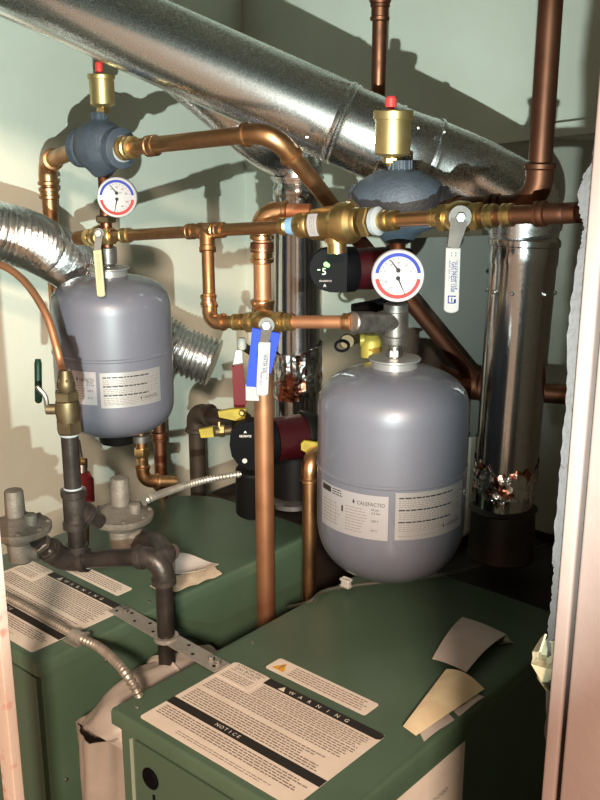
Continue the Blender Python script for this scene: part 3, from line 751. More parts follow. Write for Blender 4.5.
# =================================================================== FILL VALVE (brass backflow / pressure reducer)
begin('fill_valve', 'chunky brass pressure reducing valve in front of the right air separator', 'valve', H1(345,223))
a, b = H1(281,226.5), H1(398,220); d = b-a; L = d.length; k = L/(398-281)
def xs(x): return (x-281)*k
M().lathe([(xs(281),.013),(xs(282),.0155),(xs(288),.0155),(xs(290),.012)], a, d, 24).build('union_nut', 'brass')
M().lathe([(xs(290),.015),(xs(299),.0165)], a, d, 24).build('seal', 'blue_seal', label='pale blue sealing ring')
bd = M().lathe([(xs(299),.019),(xs(301),.0215),(xs(311),.0225),(xs(313),.020),(xs(316),.026),(xs(330),.029),(xs(338),.030),(xs(342),.031),(xs(344),.0345),(xs(352),.0355),(xs(356),.033),(xs(359),.025),(xs(362),.024),(xs(363),.023)], a, d, 36)
cb = H1(336,224)
bd.lathe([(0,.020),(.030,.0205),(.031,.0165),(.048,.0165),(.049,.0145),(.030,.010)], cb, (-UP+RT*.05), 28)
bd.lathe([(0,.016),(.034,.016),(.036,.018),(.046,.018),(.047,.012)], cb, UP*.6-FH*.1+RT*.75, 20)
bd.build('body', 'brass')
m = M(); nut(m, a+d.normalized()*xs(370), d, .0265, xs(370)-xs(362)); nut(m, a+d.normalized()*xs(306), d, .0245, .012); m.build('hex_nut', 'brass')
M().lathe([(xs(374),.014),(xs(376),.0225),(xs(380),.0235),(xs(382),.014)], a, d, 28).build('tape_ring', 'teflon', label='white thread tape')
M().lathe([(xs(382),.0150),(xs(385),.0175),(xs(389),.0175),(xs(390),.0145),(xs(392),.0165),(xs(397),.0165),(xs(398),.012)], a, d, 24).build('union_nut', 'brass')
# paper tag wrapped on body
cc = a+d.normalized()*xs(325); dn_ = d.normalized(); e1 = (-FH-dn_*(-FH).dot(dn_)).normalized(); e2 = dn_.cross(e1)
g = [[cc+dn_*(-.010+.020*j/4)+(e1*math.cos(t)+e2*math.sin(t))*.0305 for j in range(5)] for t in [(-.75+1.3*i/10) for i in range(11)]]
tagp = M().sheet(g, .0005).build('paper_tag', 'tank_label')
t = M(); rn = random.Random(4)
sgn = 1 if e2.z > 0 else -1
dash_rows(t, lambda u, v: cc+dn_*v+(e1*math.cos(u/.0309)+e2*math.sin(u/.0309))*.0311, -.018, .012, -.008, .008, .004, .0016, rnd=rn, wl=(.003,.007))
t.build('fine_print', 'ink_soft', tagp, smooth=False)

# =================================================================== LARGE COPPER PIPES
# left separator loop + long pipe to the right
begin('supply_pipe', 'long bent copper pipe from the left separator, passing in front of the silver duct', 'pipe', V(200,140,1.78))
r2 = .0155
pj = Vector((SEP_L.x, SEP_L.y, zL[1]))
s0 = pj+AXL*.066
pipe_run([s0, V(140,146.5,1.87), V(272,132,1.66), V(312,180,1.74), V(352,232,1.90)], r2, .035, 'copper', False)
pipe_run([V(350,230,1.898), V(352,232,1.90), V(478,384,2.08)], r2, .02, 'copper_dark', False, part='shaded_lower_pipe')  # same pipe continued; darker copper paints in the shade behind separator and tank
pth, arcs = fillet([V(140,146.5,1.87), V(272,132,1.66), V(312,180,1.74)], .045)
e = M(); arc, da, db, p, q = arcs[0]
e.sweep([p+da*.020]+arc+[q+db*.020], r2*1.2, 24)
for pp, dd in ((p, da), (q, db)): e.lathe([(.012,r2*1.2),(.014,r2*1.4),(.021,r2*1.42),(.024,r2*1.1)], pp, dd, 24)
e.build('elbow', 'copper')
dl = (V(140,146.5,1.87)-s0)
m = M(); m.lathe([(0,.022),(.004,.024),(.012,.024),(.013,.019),(.016,.0225),(.024,.0225),(.026,.019),(.03,.022),(.038,.022),(.04,.0165)], s0, dl, 28); m.build('union', 'brass')
m = M(); m.lathe([(-.003,.026),(.001,.027),(.003,.024)], s0, dl, 28); m.build('tape_ring', 'teflon', label='white thread tape')
coupling(V(152,145.8,1.852), V(200,140,1.78)-V(150,146,1.86), r2, .022)
# left loop
begin('return_pipe', 'dull copper pipe with elbow between the left separator and the wall', 'pipe', V(48,180,2.0))
w0 = pj-AXL*.062
pipe_run([w0, V(47,162,2.20), AT(V(47,162,2.20), 335)], .0178, .035, 'copper')
m = M(); m.lathe([(0,.018),(.004,.023),(.014,.023),(.016,.018)], w0, V(47,162,2.20)-w0, 24); m.build('union', 'brass')
coupling(AT(V(47,162,2.20),193), UP, .0178, .024)
# top narrow pipe
begin('narrow_riser', 'narrow dark copper pipe coming down behind the silver duct from the top', 'pipe', V(379,60,2.06))
c0 = axis_h(379, 60, 2.0); pipe_run([Vector((c0.x,c0.y,.60)), Vector((c0.x,c0.y,zrow(c0,130)))], .0145, None, 'copper_dark', False)
coupling(AT(c0, 12), UP, .0145, .030, 'copper_dark')
M().lathe([(0,.020),(.006,.022),(.012,.019)], AT(c0, 3), UP, 24).build('clamp', 'copper_dark')
# right riser with elbow
begin('tall_riser', 'tall brown copper pipe descending from the top right with an elbow into the header', 'pipe', V(540,150,1.56))
c1 = axis_h(543, 120, 1.52)
c1b = Vector((c1.x, c1.y, zrow(c1, 208)))
pipe_run([Vector((c1.x,c1.y,.60)), c1b, V(470,210,1.55), V(446,211,1.62)], .0180, .050, 'copper_brown', True, 'copper_brown')
# big riser
begin('large_riser', 'thick orange copper riser standing between the two boilers', 'pipe', Vector((0,0,0))+onz(266,628,-.95))
c2 = axis_h(264, 430, 1.80)
top = AT(c2, 212)
pipe_run([Vector((c2.x,c2.y,-1.25)), Vector((c2.x,c2.y,zrow(c2,330)))], .0188, None, 'copper_matte', False, seg=32)
pipe_run([Vector((c2.x,c2.y,zrow(c2,335))), top, top+RT*.09-FH*.02], .0165, .03, 'copper_matte', True, 'copper_bright', part='upper_pipe')
coupling(AT(c2, 254), UP, .0168, .030, 'copper_bright')
M().lathe([(-.010,.017),(-.008,.022),(.008,.022),(.010,.017)], AT(c2, 247), UP, 28).build('ring', 'copper_dark')
coupling(AT(c2, 308), UP, .0175, .030, 'copper_bright')
# second riser behind the right tank
begin('short_riser', 'shiny copper pipe with elbow between the thick riser and the right tank', 'pipe', V(311,520,1.84))
c3 = axis_h(309.5, 540, 1.82)
pipe_run([Vector((c3.x,c3.y,-1.2)), AT(c3, 466)+UP*.015, AT(c3, 466)+UP*.015+RT*.05+FH*.12], .0148, .03, 'copper', True, 'copper_bright')
# dark horizontal pipe at the back right
begin('back_pipe', 'dark copper pipe running low behind the right silver flue', 'pipe', V(470,382,2.10))
pipe_run([V(438,372,2.10), V(470,388,2.08), V(620,398,1.95)], .021, .04, 'copper_dark', True, 'copper_dark')
M().lathe([(-.02,.022),(-.018,.030),(.018,.030),(.02,.022)], V(471,385,2.08), V(620,398,1.95)-V(470,388,2.08), 24).build('tee', 'copper_dark')

# =================================================================== DUCTS
# right flue
begin('flue_pipe', 'silver flue pipe on the right boiler with crumpled foil tape near its foot', 'flue pipe', V(500,560,1.98), 'vertical silver flue pipes')
ft, fb = V(525,236,1.84), V(503,508,1.955); fc_ = V(501,556,1.98)
ax = ft-fb; L = ax.length
M().lathe([(0,.0575),(.03,.0585),(.04,.0605),(L-.055,.0635),(L-.05,.0655),(L-.02,.0655),(L-.018,.0685),(L-.008,.0685),(L,.062)], fb, ax, 56).build('pipe', 'galvanised_flue')
M().lathe([(0,.067),(.006,.070),(.012,.067),((fc_-fb).length-.002,.064),((fc_-fb).length+.002,.0685),((fc_-fb).length+.008,.060)], fc_, fb-fc_, 48).build('collar', 'flue_black', label='dark round boiler collar')
# band of crumpled foil tape: jittered sleeve
rn = random.Random(9); g = []
au, aw = ortho(ax); an = ax.normalized()
for j in range(9):
    row = []
    for k in range(61):
        a_ = 2*PI*(k % 60)/60; rj = rn.uniform(.0, .0045) if k < 60 else 0
        edge = rn.uniform(-.008,.008) if j in (0, 8) else 0
        row.append(fb+an*(.045+.060*j/8+edge+.018*math.sin(a_*1+1)+.006*math.sin(a_*5))+(au*math.cos(a_)+aw*math.sin(a_))*(.0605+rj))
    row[60] = row[0]; g.append(row)
M().sheet(g, .0006).build('foil_tape', 'foil_tape', ang=20, label='crumpled foil tape with red print')
m = M()
for a_ in (0.2,.8,2.2,2.8,3.4,4.4,5.2):
    e = au*math.cos(a_)+aw*math.sin(a_); p = fb+an*(L-.105)+e*.064; m.lathe([(-.002,.0045),(.002,.004),(.004,.002)], p, e, 8)
m.build('screw', 'steel')
# big duct
begin('vent_duct', 'large galvanised vent duct slanting across the top from upper left', 'duct', V(250,80,1.81))
RD = .0765
d0, d1, d2 = V(-150,-95,1.86), V(338,122,1.82), V(376,139,1.82); d3 = V(432,160,1.84); d4 = V(500,186,1.86)
M().sweep([d0, d1], [RD*1.0, RD*1.0], 64).build('pipe', 'galvanised')
dd = (d2-d1).normalized()
M().lathe([(-.004,RD*.99),(.0,RD*1.03),(.006,RD*1.04),(.010,RD*1.0),(.014,RD*1.03),(.02,RD*.99),((d3-d1).length*.52,RD*.985),((d3-d1).length*.53,RD*1.01),((d3-d1).length*.56,RD*1.01)], d1, dd, 64).build('collar', 'galvanised')
pth = curve([d2, V(405,151,1.82), d3, V(478,180,1.85), ft+an*.055-RT*.012, ft+an*.004], 8)
n_ = len(pth); M().sweep(pth, [RD*.97 if i < n_*.7 else RD*.97-(RD*.97-.0672)*(i-n_*.7)/(n_*.3) for i in range(n_)], 48).build('elbow', 'galvanised')
M().lathe([(-.004,RD*.97),(-.003,RD*1.02),(.003,RD*1.02),(.004,RD*.97)], V(428,158.5,1.835), d3-d2, 48).build('band', 'galvanised')
m = M()
for (x, y) in ((307,137),(418,128),(444,132)):
    p = V(x, y, 1.755); m.lathe([(-.004,.0045),(.003,.004),(.005,.002)], p, -FH, 8)
m.build('screw', 'steel')
# left flue joining duct from below
begin('flue_pipe', 'silver flue pipe on the left boiler, behind the thick copper riser', 'flue pipe', (-1.455,1.665,-.86), 'vertical silver flue pipes')
fl = Vector((-1.452,1.655,0)); lt = AT(fl, 178)
LL = lt.z+.862
M().lathe([(0,.053),(LL*.5,.052),(LL-.05,.052),(LL-.045,.055),(LL-.02,.055),(LL-.015,.052),(LL,.052)], Vector((fl.x,fl.y,-.862)), UP, 48).build('pipe', 'galvanised_flue')
pth = curve([lt-UP*.01, lt+UP*.022, lt+UP*.05-RT*.018, V(262,138,2.02), V(205,88,1.98), V(120,20,1.95)], 8)
M().sweep(pth, .056, 40).build('elbow', 'galvanised')
m = M()
for t_ in (.0, .018, .036): m.lathe([(-.004,.053),(-.002,.060),(.004,.060),(.006,.053)], lt+UP*(.0+t_)-RT*t_*.2, UP-RT*t_*6, 40)
m.build('elbow_rib', 'galvanised')
g = []
for j in range(7):
    row = []
    for k in range(49):
        a_ = 2*PI*(k % 48)/48; row.append(Vector((fl.x, fl.y, -.60+.11*j/6+.015*math.sin(a_)))+Vector((math.cos(a_), math.sin(a_), 0))*(.0535+rn.uniform(0,.006)))
    row[48] = row[0]; g.append(row)
M().sheet(g, .0006).build('foil_tape', 'foil_tape', ang=20, label='crumpled foil tape with red print')
M().lathe([(0,.065),(.006,.066),(.10,.062),(.105,.052)], Vector((fl.x,fl.y,-.866)), UP, 40).build('collar', 'flue_black', label='dark round boiler collar')

# flexible foil duct behind the left tank
begin('flexible_duct', 'crinkled aluminium flexible duct passing behind the left tank', 'duct', V(40,245,1.97))
pth = curve([V(-110,190,1.90), V(-20,226,1.97), V(35,243,2.08), V(80,272,2.30), V(125,312,2.45), V(175,347,2.46), V(214,363,2.46)], 12)
corrugate(pth, .0590, .0125, .0040, 'duct', 'aluminium_foil', seg=48)

# grey sheet behind right tank
m = M(); a = V(411,238,2.05)
m.prism([(0,0),(.20,0),(.20,-.46),(0,-.46)], a, (RT*.95+FH*.3).normalized(), UP, .006)
single(m, 'metal_sheet', 'sheet_grey', 'flat dull grey metal sheet standing behind the right tank', 'metal sheet', smooth=False)

# =================================================================== GAS PIPING
IR = .0150
gx, gy = -1.150, .968
E1 = V(162,557,1.62); Pdn = Vector((gx, gy, 0)); E1 = Vector((gx, gy, zrow(Pdn, 556)))
T1 = V(62,560,1.70)
VT = axis_h(70, 500, 1.66)
begin('gas_pipe', 'black iron gas pipe with elbows and tees in front of the left boiler regulators', 'gas pipe', Vector((gx, gy, BT)))
pipe_run([Vector((gx,gy,-1.35)), E1, V(76,560,1.675)], IR, .028, 'black_iron', False)
arc_ = fillet([Vector((gx,gy,-1.2)), E1, T1], .030)[1][0]
e = M(); e.sweep([arc_[3]+arc_[1]*.010]+arc_[0]+[arc_[4]+arc_[2]*.008], IR*1.25, 26)
e.lathe([(.002,IR*1.25),(.004,IR*1.42),(.013,IR*1.42),(.014,IR*1.1)], arc_[3], arc_[1], 26); e.lathe([(.000,IR*1.25),(.002,IR*1.42),(.011,IR*1.42),(.012,IR*1.1)], arc_[4], arc_[2], 26)
e.build('elbow', 'grey_iron')
V0 = V(78,560,1.675); vtop = V(67,437,1.675-.06)
vax = AT(V0, 437); 
vb = V0
# vertical pipe up to brass valve
M().cyl(V0, Vector((V0.x,V0.y,zrow(V0,432))), IR*.98, 26).build('vertical_pipe', 'black_iron')
# corner tee at the bottom
L1 = V(45,545,1.62)
e = M(); e.sweep([V0+UP*.030, V0+UP*.012, V0], IR*1.28, 26); 
tdir = (E1-V0).normalized()
e.sweep(curve([V0+tdir*.018, V0, V(62,558,1.655), V(50,550,1.63)], 6), IR*1.32, 26)
e.lathe([(.006,IR*1.3),(.008,IR*1.45),(.018,IR*1.45),(.019,IR*1.1)], V0, tdir, 26)
e.lathe([(-.004,IR*1.3),(-.003,IR*1.45),(.006,IR*1.45),(.007,IR*1.1)], V(51,551,1.632), L1-V(51,551,1.632), 26)
e.build('tee', 'grey_iron')
# upper tee
zt2 = zrow(V0, 500); c = Vector((V0.x, V0.y, 0))
e = M(); e.lathe([(0,IR*1.1),(.001,IR*1.42),(.012,IR*1.45),(.014,IR*1.28),(.058,IR*1.28),(.060,IR*1.45),(.071,IR*1.45),(.073,IR*1.1)], Vector((V0.x,V0.y,zrow(V0,528))), UP, 28)
tb = V(92,519,1.68)
e.lathe([(0,IR),(.012,IR*1.28),(.020,IR*1.3),(.021,IR*1.45),(.031,IR*1.45),(.032,IR*1.1)], Vector((V0.x,V0.y,zrow(V0,508))), tb-Vector((V0.x,V0.y,zrow(V0,508))), 26)
e.build('tee', 'grey_iron')
M().cyl(Vector((V0.x,V0.y,zrow(V0,508))), V(100,522,1.70), IR*.85, 22).build('nipple', 'black_iron')
M().cyl(V(56,555,1.64), V(36,540,1.60), IR*.85, 22).build('nipple', 'black_iron')
m = M(); nut(m, V(41,543,1.61), V(36,540,1.60)-V(56,555,1.64), .018, .010); m.lathe([(-.002,.0168),(.002,.0168)], V(47,548,1.622), V(36,540,1.60)-V(56,555,1.64), 20)
m.build('nut', 'steel')
for p, dd in ((Vector((V0.x,V0.y,zrow(V0,488))), UP), (V(88,560,1.672), tdir), (Vector((V0.x,V0.y,zrow(V0,434))), UP)):
    M().lathe([(-.0025,IR*1.03),(0,IR*1.1),(.0025,IR*1.03)], p, dd, 24).build('thread_tape', 'teflon', label='ring of white thread tape')
# back elbow between regulator 2 and run
pipe_run([V(134,535,1.80), V(140,548,1.76), V(150,549,1.72), E1+Vector((0,.02,.0))], .0145, .02, 'dark_iron', False, part='branch_pipe')
e = M(); e.sweep(curve([V(140,545,1.75), V(148,541,1.72), V(158,544,1.67), V(165,553,1.63), E1-UP*.005], 8), IR*1.2, 24); e.build('elbow', 'grey_iron')

# regulators
def regulator(c, R, tower_h, label, tx=0.):
    begin('gas_regulator', label, 'gas regulator', c, 'round grey cast gas regulators')
    m = M(); m.lathe([(-.030,R*.30),(-.024,R*.52),(-.014,R*.62),(-.008,R*.96),(-.004,R),(.002,R),(.004,R*.97),(.005,R*.88),(.012,R*.66),(.018,R*.46),(.022,R*.34)], c, UP, 44)
    m.build('diaphragm_housing', 'regulator_cast')
    m = M(); m.lathe([(.010,R*.34),(.024,R*.31),(tower_h-.003,R*.29),(tower_h,R*.26),(tower_h+.001,R*.2)], c+RT*tx, UP, 32)
    m.build('spring_tower', 'regulator_cast')
    m = M(); m.lathe([(0,R*.2),(.016,R*.2),(.022,R*.19),(.024,R*.13)], c+RT*R*.46-FH*R*.25+UP*.006, UP, 20); m.build('vent_plug', 'regulator_cast')
    for k in range(8):
        a = 2*PI*k/8+.2; M().lathe([(0,.0045),(.003,.0045),(.0045,.003)], c+Vector((math.cos(a),math.sin(a),0))*R*.88+UP*.004, UP, 6).build('bolt', 'regulator_cast')
    m = M(); m.lathe([(-.062,R*.33),(-.058,R*.40),(-.03,R*.42),(-.02,R*.4)], c, UP, 28)
    m.cyl(c-UP*.042-RT*R*.02, c-UP*.042+RT*R*.62-FH*R*.1, R*.30, 22, .002); m.build('body', 'regulator_cast')
regulator(V(19,527,1.62), .054, .066, 'round grey cast gas regulator at the far left beside the door casing', -.004)
regulator(V(121.5,515,1.745), .058, .072, 'round grey cast gas regulator near the left tank, next to the silver conduit', 0.)

# brass gas valve and thin tube
begin('gas_valve', 'dull brass gas valve with dark green handle on the black iron pipe', 'valve', Vector((V0.x,V0.y,zrow(V0,432))))
bz = Vector((V0.x,V0.y,zrow(V0,433))); Hh = zrow(V0,385)-bz.z
m = M(); nut(m, bz+UP*Hh*.14, UP, .0215, Hh*.26); m.lathe([(0,.018),(Hh*.3,.019),(Hh*.5,.0215),(Hh*.68,.019)], bz, UP, 28); nut(m, bz+UP*Hh*.78, UP, .0205, Hh*.2)
m.cyl(bz+UP*Hh*.5, bz+UP*Hh*.5-RT*.034, .009, 16); m.lathe([(Hh*.86,.012),(Hh*.96,.0155),(Hh*1.05,.015),(Hh*1.3,.010)], bz, UP, 18)
m.build('body', 'brass_dull')
nx = bz+UP*Hh*.5-RT*.032
m = M(); nut(m, nx, RT, .009, .008); m.build('stem_nut', 'steel')
hp = [nx-RT*.002+UP*.0, nx-RT*.004+UP*.022, nx-RT*.014+UP*.036]
M().sweep(curve(hp+[nx-RT*.0155+UP*.040],5), .0042, 8).build('lever', 'steel')
hb = V(38.5,400,1.64); ht = V(38,359,1.64)
M().sweep(curve([nx-RT*.014+UP*.034, hb, hb.lerp(ht,.5), ht],5), [.0045]+[.0062]*14+[.0045], 14).build('grip', 'green_handle', label='dark green plastic grip')
begin('gas_tube', 'thin bright copper tube curving down past the left tank', 'tube', V(45,300,1.66))
pth = curve([V(-60,255,1.78), V(-8,262,1.72), V(22,279,1.68), V(45,312,1.655), V(56,345,1.645), V(61,365,1.64), Vector((V0.x,V0.y,zrow(V0,384)))], 12)
M().sweep(pth, .0068, 16).build('tube', 'copper_matte')
fz = Vector((V0.x,V0.y,zrow(V0,383)))
m = M(); nut(m, fz, UP, .0145, .018); m.lathe([(.008,.012),(.016,.0085)], fz, UP, 16); m.build('flare_nut', 'brass_dull')

# red handled valves
def strap_handle(name, label, pix, d, mt, gl):
    begin(name, label, 'valve', V(*pix[0], d))
    return flatpoly(None, pix, d, .007, mt, 'grip', gl)
strap_handle('red_valve', 'red handled valve low behind the black iron pipe, by the left tank', [(80.5,474),(89,471),(93,480),(93,504),(84,507),(80.5,500)], 1.95, 'red_handle', 'red plastic grip')
M().cyl(V(82,458,1.97), V(82,474,1.97), .011, 18, .002).build('neck', 'steel_dull')
M().sweep([V(76,440,1.97), V(80,462,1.97), V(83,478,1.965)], .008, 12).build('lever', 'steel_dull')
M().cyl(V(83,500,1.985), V(83,560,1.985)+UP*.03, .014, 18, .002).build('body', 'brass_dull')
m = M(); m.lathe([(-.006,.006),(0,.0085),(.006,.006)], V(82,461,1.945), RT, 12); m.build('knob', 'brass')
strap_handle('red_valve', 'dark red handled valve hanging left of the thick copper riser', [(232,366),(243,364),(246,405),(243,413),(233,410)], 2.02, 'red_handle', 'dark red plastic grip')
flatpoly(None, [(236,350),(242,350),(243,368),(232,369)], 2.03, .003, 'steel', 'lever')
M().lathe([(-.012,.006),(-.009,.0085),(0,.0095),(.010,.0085),(.013,.006)], V(242,344,2.0), UP, 20).build('knob', 'cap_white')
M().cyl(V(243,346,2.03), V(252,352,2.06), .009, 16).build('stem', 'brass_dull')

# =================================================================== STRAP, CONDUITS, VINYL DUCT
begin('metal_strap', 'perforated steel strap bridging the two boilers around the gas pipe', 'bracket', Vector((gx, .97, BT)))
s0 = onz(116,608,BT+.004); s1 = onz(222,668,BT+.004); d = (s1-s0); L = d.length; d /= L; w = UP.cross(d)
hw = .0165
m = M(); ph = .0
m.prism([(0,-hw),(L,-hw),(L,hw),(0,hw)], s0, d, w, .0028)
m.build('plate', 'galvanised_strap', smooth=False)
m = M()
for k in range(11):
    for vv in (-.007, .007):
        u_ = .012+(L-.024)*k/10
        if abs((s0+d*u_-Vector((gx,gy,0))).xy.length) < .028: continue
        if (k+ (vv > 0)) % 2: continue
        m.lathe([(.0015,.0032),(.0018,.0032)], s0+d*u_+w*vv, UP, 10)
m.build('hole', 'black_matte', smooth=False)
for u_ in (.014, .026, L-.030, L-.014):
    m = M(); nut(m, s0+d*u_+UP*.004+w*.004, UP, .0060, .006); m.build('bolt', 'steel', smooth=False)
M().lathe([(-.004,.021),(.004,.0215)], Vector((gx,gy,BT+.006)), UP, 28).build('clamp_ring', 'galvanised_strap')

begin('armored_conduit', 'silver spiral conduit lying over the left boiler label and dropping in the gap', 'conduit', onz(75,640,BT))
pp = [onz(-30,580,BT+.012), onz(10,599,BT+.013), onz(45,618,BT+.014), onz(76,636,BT+.016)]
corrugate(curve(pp, 10), .0066, .0078, .0011, 'conduit', 'conduit_zinc', seg=16)
pp = [onz(80,638,BT+.016), onz(100,648,BT+.018), V(118,664,1.53), V(130,680,1.50), V(139,696,1.50), V(148,725,1.52)]
corrugate(curve(pp, 10), .0072, .0084, .0013, 'conduit', 'conduit_zinc', seg=16)
m = M(); dq = onz(82,639,BT+.016)-onz(72,634,BT+.016); m.lathe([(0,.009),(.001,.0115),(.022,.0115),(.023,.009)], onz(73,634.5,BT+.016), dq, 20); m.build('connector', 'galvanised_strap')
m = M(); nut(m, onz(87,635,BT+.018), UP, .006, .008); m.build('clamp_screw', 'steel')
m = M(); m.prism([(-.018,-.012),(.018,-.012),(.018,.012),(-.018,.012)], onz(75,641,BT+.002), dq.normalized(), UP.cross(dq.normalized()), .002); m.build('clamp', 'galvanised_strap', smooth=False)
begin('pump_conduit', 'silver spiral conduit running from the right regulator up to the lower pump', 'conduit', V(190,488,1.85))
pp = [V(144,502,1.74), V(153,497,1.76), V(175,489,1.85), V(205,480,1.92), V(240,474,1.96)]
corrugate(curve(pp, 10), .0062, .0076, .0012, 'conduit', 'conduit_zinc', seg=16)

# white vinyl duct in the gap
begin('vinyl_sleeve', 'crumpled pale plastic sleeve bulging between the two boilers', 'sleeve', onz(120,690,-1.0))
X0 = -1.155
cr = random.Random(12)
# arched bulge then vertical fall
ctr = [Vector((-1.152,1.075,-.965)), Vector((-1.152,1.0,-.947)), Vector((-1.152,.935,-.945)), Vector((-1.152,.880,-.960)), Vector((-1.152,.848,-.990))]
pth = curve(ctr, 8)
rads = [.050+.012*(i/(len(pth)-1))**2 for i in range(len(pth))]
m = M(); m.sweep(pth, rads, 36)
for i, v in enumerate(m.v):
    k_ = i//36; a_ = 2*PI*(i % 36)/36; v += (v-pth[k_]).normalized()*(.0028*math.sin(a_*5+k_*.35)+.0016*math.sin(a_*9-k_*.6)+cr.uniform(-.0005,.0005))
m.build('bend', 'vinyl', ang=60)
m = M(); g = []
for j in range(26):
    z = -.952-.70*j/25; row = []
    for k in range(49):
        a_ = 2*PI*(k % 48)/48; rj = .047+.0035*math.sin(a_*4+j*.22)+.002*math.sin(a_*9+j*.4)+cr.uniform(-.0012,.0012)
        row.append(Vector((X0+rj*math.cos(a_), .838+rj*math.sin(a_)*1.05, z)))
    row[48] = row[0]; g.append(row)
m.sheet(g, .002); m.build('drop', 'vinyl_wall', ang=60)
M().lathe([(-.004,.056),(.0,.0605),(.004,.056)], pth[12], pth[13]-pth[11], 36).build('fold', 'vinyl')

# =================================================================== PAPERS ON BOILERS
def grid_sheet(cor, hfun, n=12, m_=12, z=BT):
    """cor: 4 image corners laid on the boiler top (a,b,c,d clockwise), hfun(u,v) lift"""
    P4 = [onz(x, y, z) for x, y in cor]; g = []
    for i in range(n+1):
        v = i/n; row = []
        for j in range(m_+1):
            u = j/m_; p = (P4[0]*(1-u)+P4[1]*u)*(1-v)+(P4[3]*(1-u)+P4[2]*u)*v
            row.append(p+UP*hfun(u, v))
        g.append(row)
    return g
# grey curled sheet + cream strip on right boiler
g = grid_sheet([(462,622),(506,640),(466,678),(432,664)], lambda u, v: .006+.012*math.sin(PI*min(1, max(0, v*.8+.1)))+.003*math.sin(u*3), 14, 14)
single(M().sheet(g, .0010), 'curled_paper', 'paper_grey', 'grey curled paper flap standing up on the nearer boiler', 'paper', ang=60)
g = grid_sheet([(446,676),(484,692),(416,738),(403,732)], lambda u, v: .004+.012*(1-v)*math.sin(PI*u*.9+.2)+.006*(1-u), 18, 12)
single(M().sheet(g, .0010), 'cream_paper', 'paper_cream', 'cream torn paper strip curled on the nearer boiler below the grey flap', 'paper', ang=60)
g = grid_sheet([(418,730),(476,694),(484,698),(424,742)], lambda u, v: .0010+.0015*math.sin(u*9), 6, 16)
single(M().sheet(g, .0008), 'label_residue', 'paper_grey', 'thin torn label residue on the edge of the nearer boiler', 'label residue', ang=60)
g = grid_sheet([(493,637),(500,636),(515,645),(498,646)], lambda u, v: .006+.004*math.sin(v*6), 5, 8)
single(M().sheet(g, .0010), 'foil_scrap', 'steel', 'small silver foil scrap beside the grey paper flap', 'foil scrap', ang=60)
# left boiler papers
g = grid_sheet([(170,558),(219,566),(196,578),(148,572)], lambda u, v: .010+.006*math.sin(u*5+v*2), 10, 14)
single(M().sheet(g, .0010), 'grey_paper', 'paper_grey', 'flat grey paper on the back of the left boiler, over the crumpled tan one', 'paper', ang=60)
g = grid_sheet([(150,588),(212,567),(222,577),(160,600)], lambda u, v: .004+.007*abs(math.sin(u*11+v*3))*(.4+.6*math.sin(PI*v)), 10, 22)
single(M().sheet(g, .0010), 'tan_paper', 'paper_tan', 'crumpled tan paper strip behind the gas pipe on the left boiler', 'paper', ang=60)

# crumpled tape stuck to plaster edge
rn = random.Random(21); g = []
o = ony(541, 660, DY+.02)
pix = [[(546,634),(541,639),(552,641),(556,640)],[(540,652),(533,652),(548,656),(556,655)],[(537,665),(532,664),(546,668),(556,670)],[(538,678),(541,682),(549,683),(556,684)],[(546,689),(548,692),(552,691),(556,690)]]
for i, r_ in enumerate(pix):
    row = []
    for (x, y) in r_:
        row.append(ony(x, y, DY+.022+rn.uniform(-.012,.012)))
    g.append(row)
single(M().sheet(g, .0015), 'crumpled_tape', 'tape', 'crumpled yellowish tape stuck on the broken plaster by the right door casing', 'tape', ang=15)

# grey cable and white tag on right boiler
pp = [onz(300,612,BT-.05)+Vector((-.03,0,0)), onz(309,602,BT+.002), onz(322,592,BT+.004), onz(345,586.5,BT+.004), onz(400,580,BT+.004), onz(445,574,BT+.004), onz(480,566,BT+.004), onz(520,554,BT+.004), onz(545,545,BT+.010)]
single(M().sweep(curve(pp, 8), .0035, 10), 'grey_cable', 'cable_grey', 'thin grey cable lying on the nearer boiler behind the tank', 'cable')
w = onz(346,586,BT+.009)
m = M(); m.box((w.x-.012,w.y-.008,w.z-.002), (w.x+.012,w.y+.008,w.z+.016), .003)
single(m, 'cable_tag', 'cap_white', 'small white plastic clip on the grey cable under the right tank', 'clip')

# =================================================================== PUMPS
def pump(fc, R, L, ax, label, face_text, parts, red):
    begin('circulator_pump', label, 'pump', fc, 'black and red circulator pumps')
    ax = ax.normalized()
    M().lathe([(0,R*.90),(.003,R*.98),(.008,R),(L*.28,R),(L*.30,R*.95)], fc, -ax if False else ax, 48).build('control_head', 'black_plastic')
    M().lathe([(L*.28,R*.86),(L*.3,R*.92),(L*.74,R*.94),(L*.76,R*.8)], fc, ax, 40).build('motor_housing', 'red_paint')
    M().lathe([(L*.74,R*1.0),(L*.76,R*1.05),(L*.84,R*1.05),(L*.86,R*.9),(L,R*.85)], fc, ax, 40).build('volute', 'black_matte')
    return ax
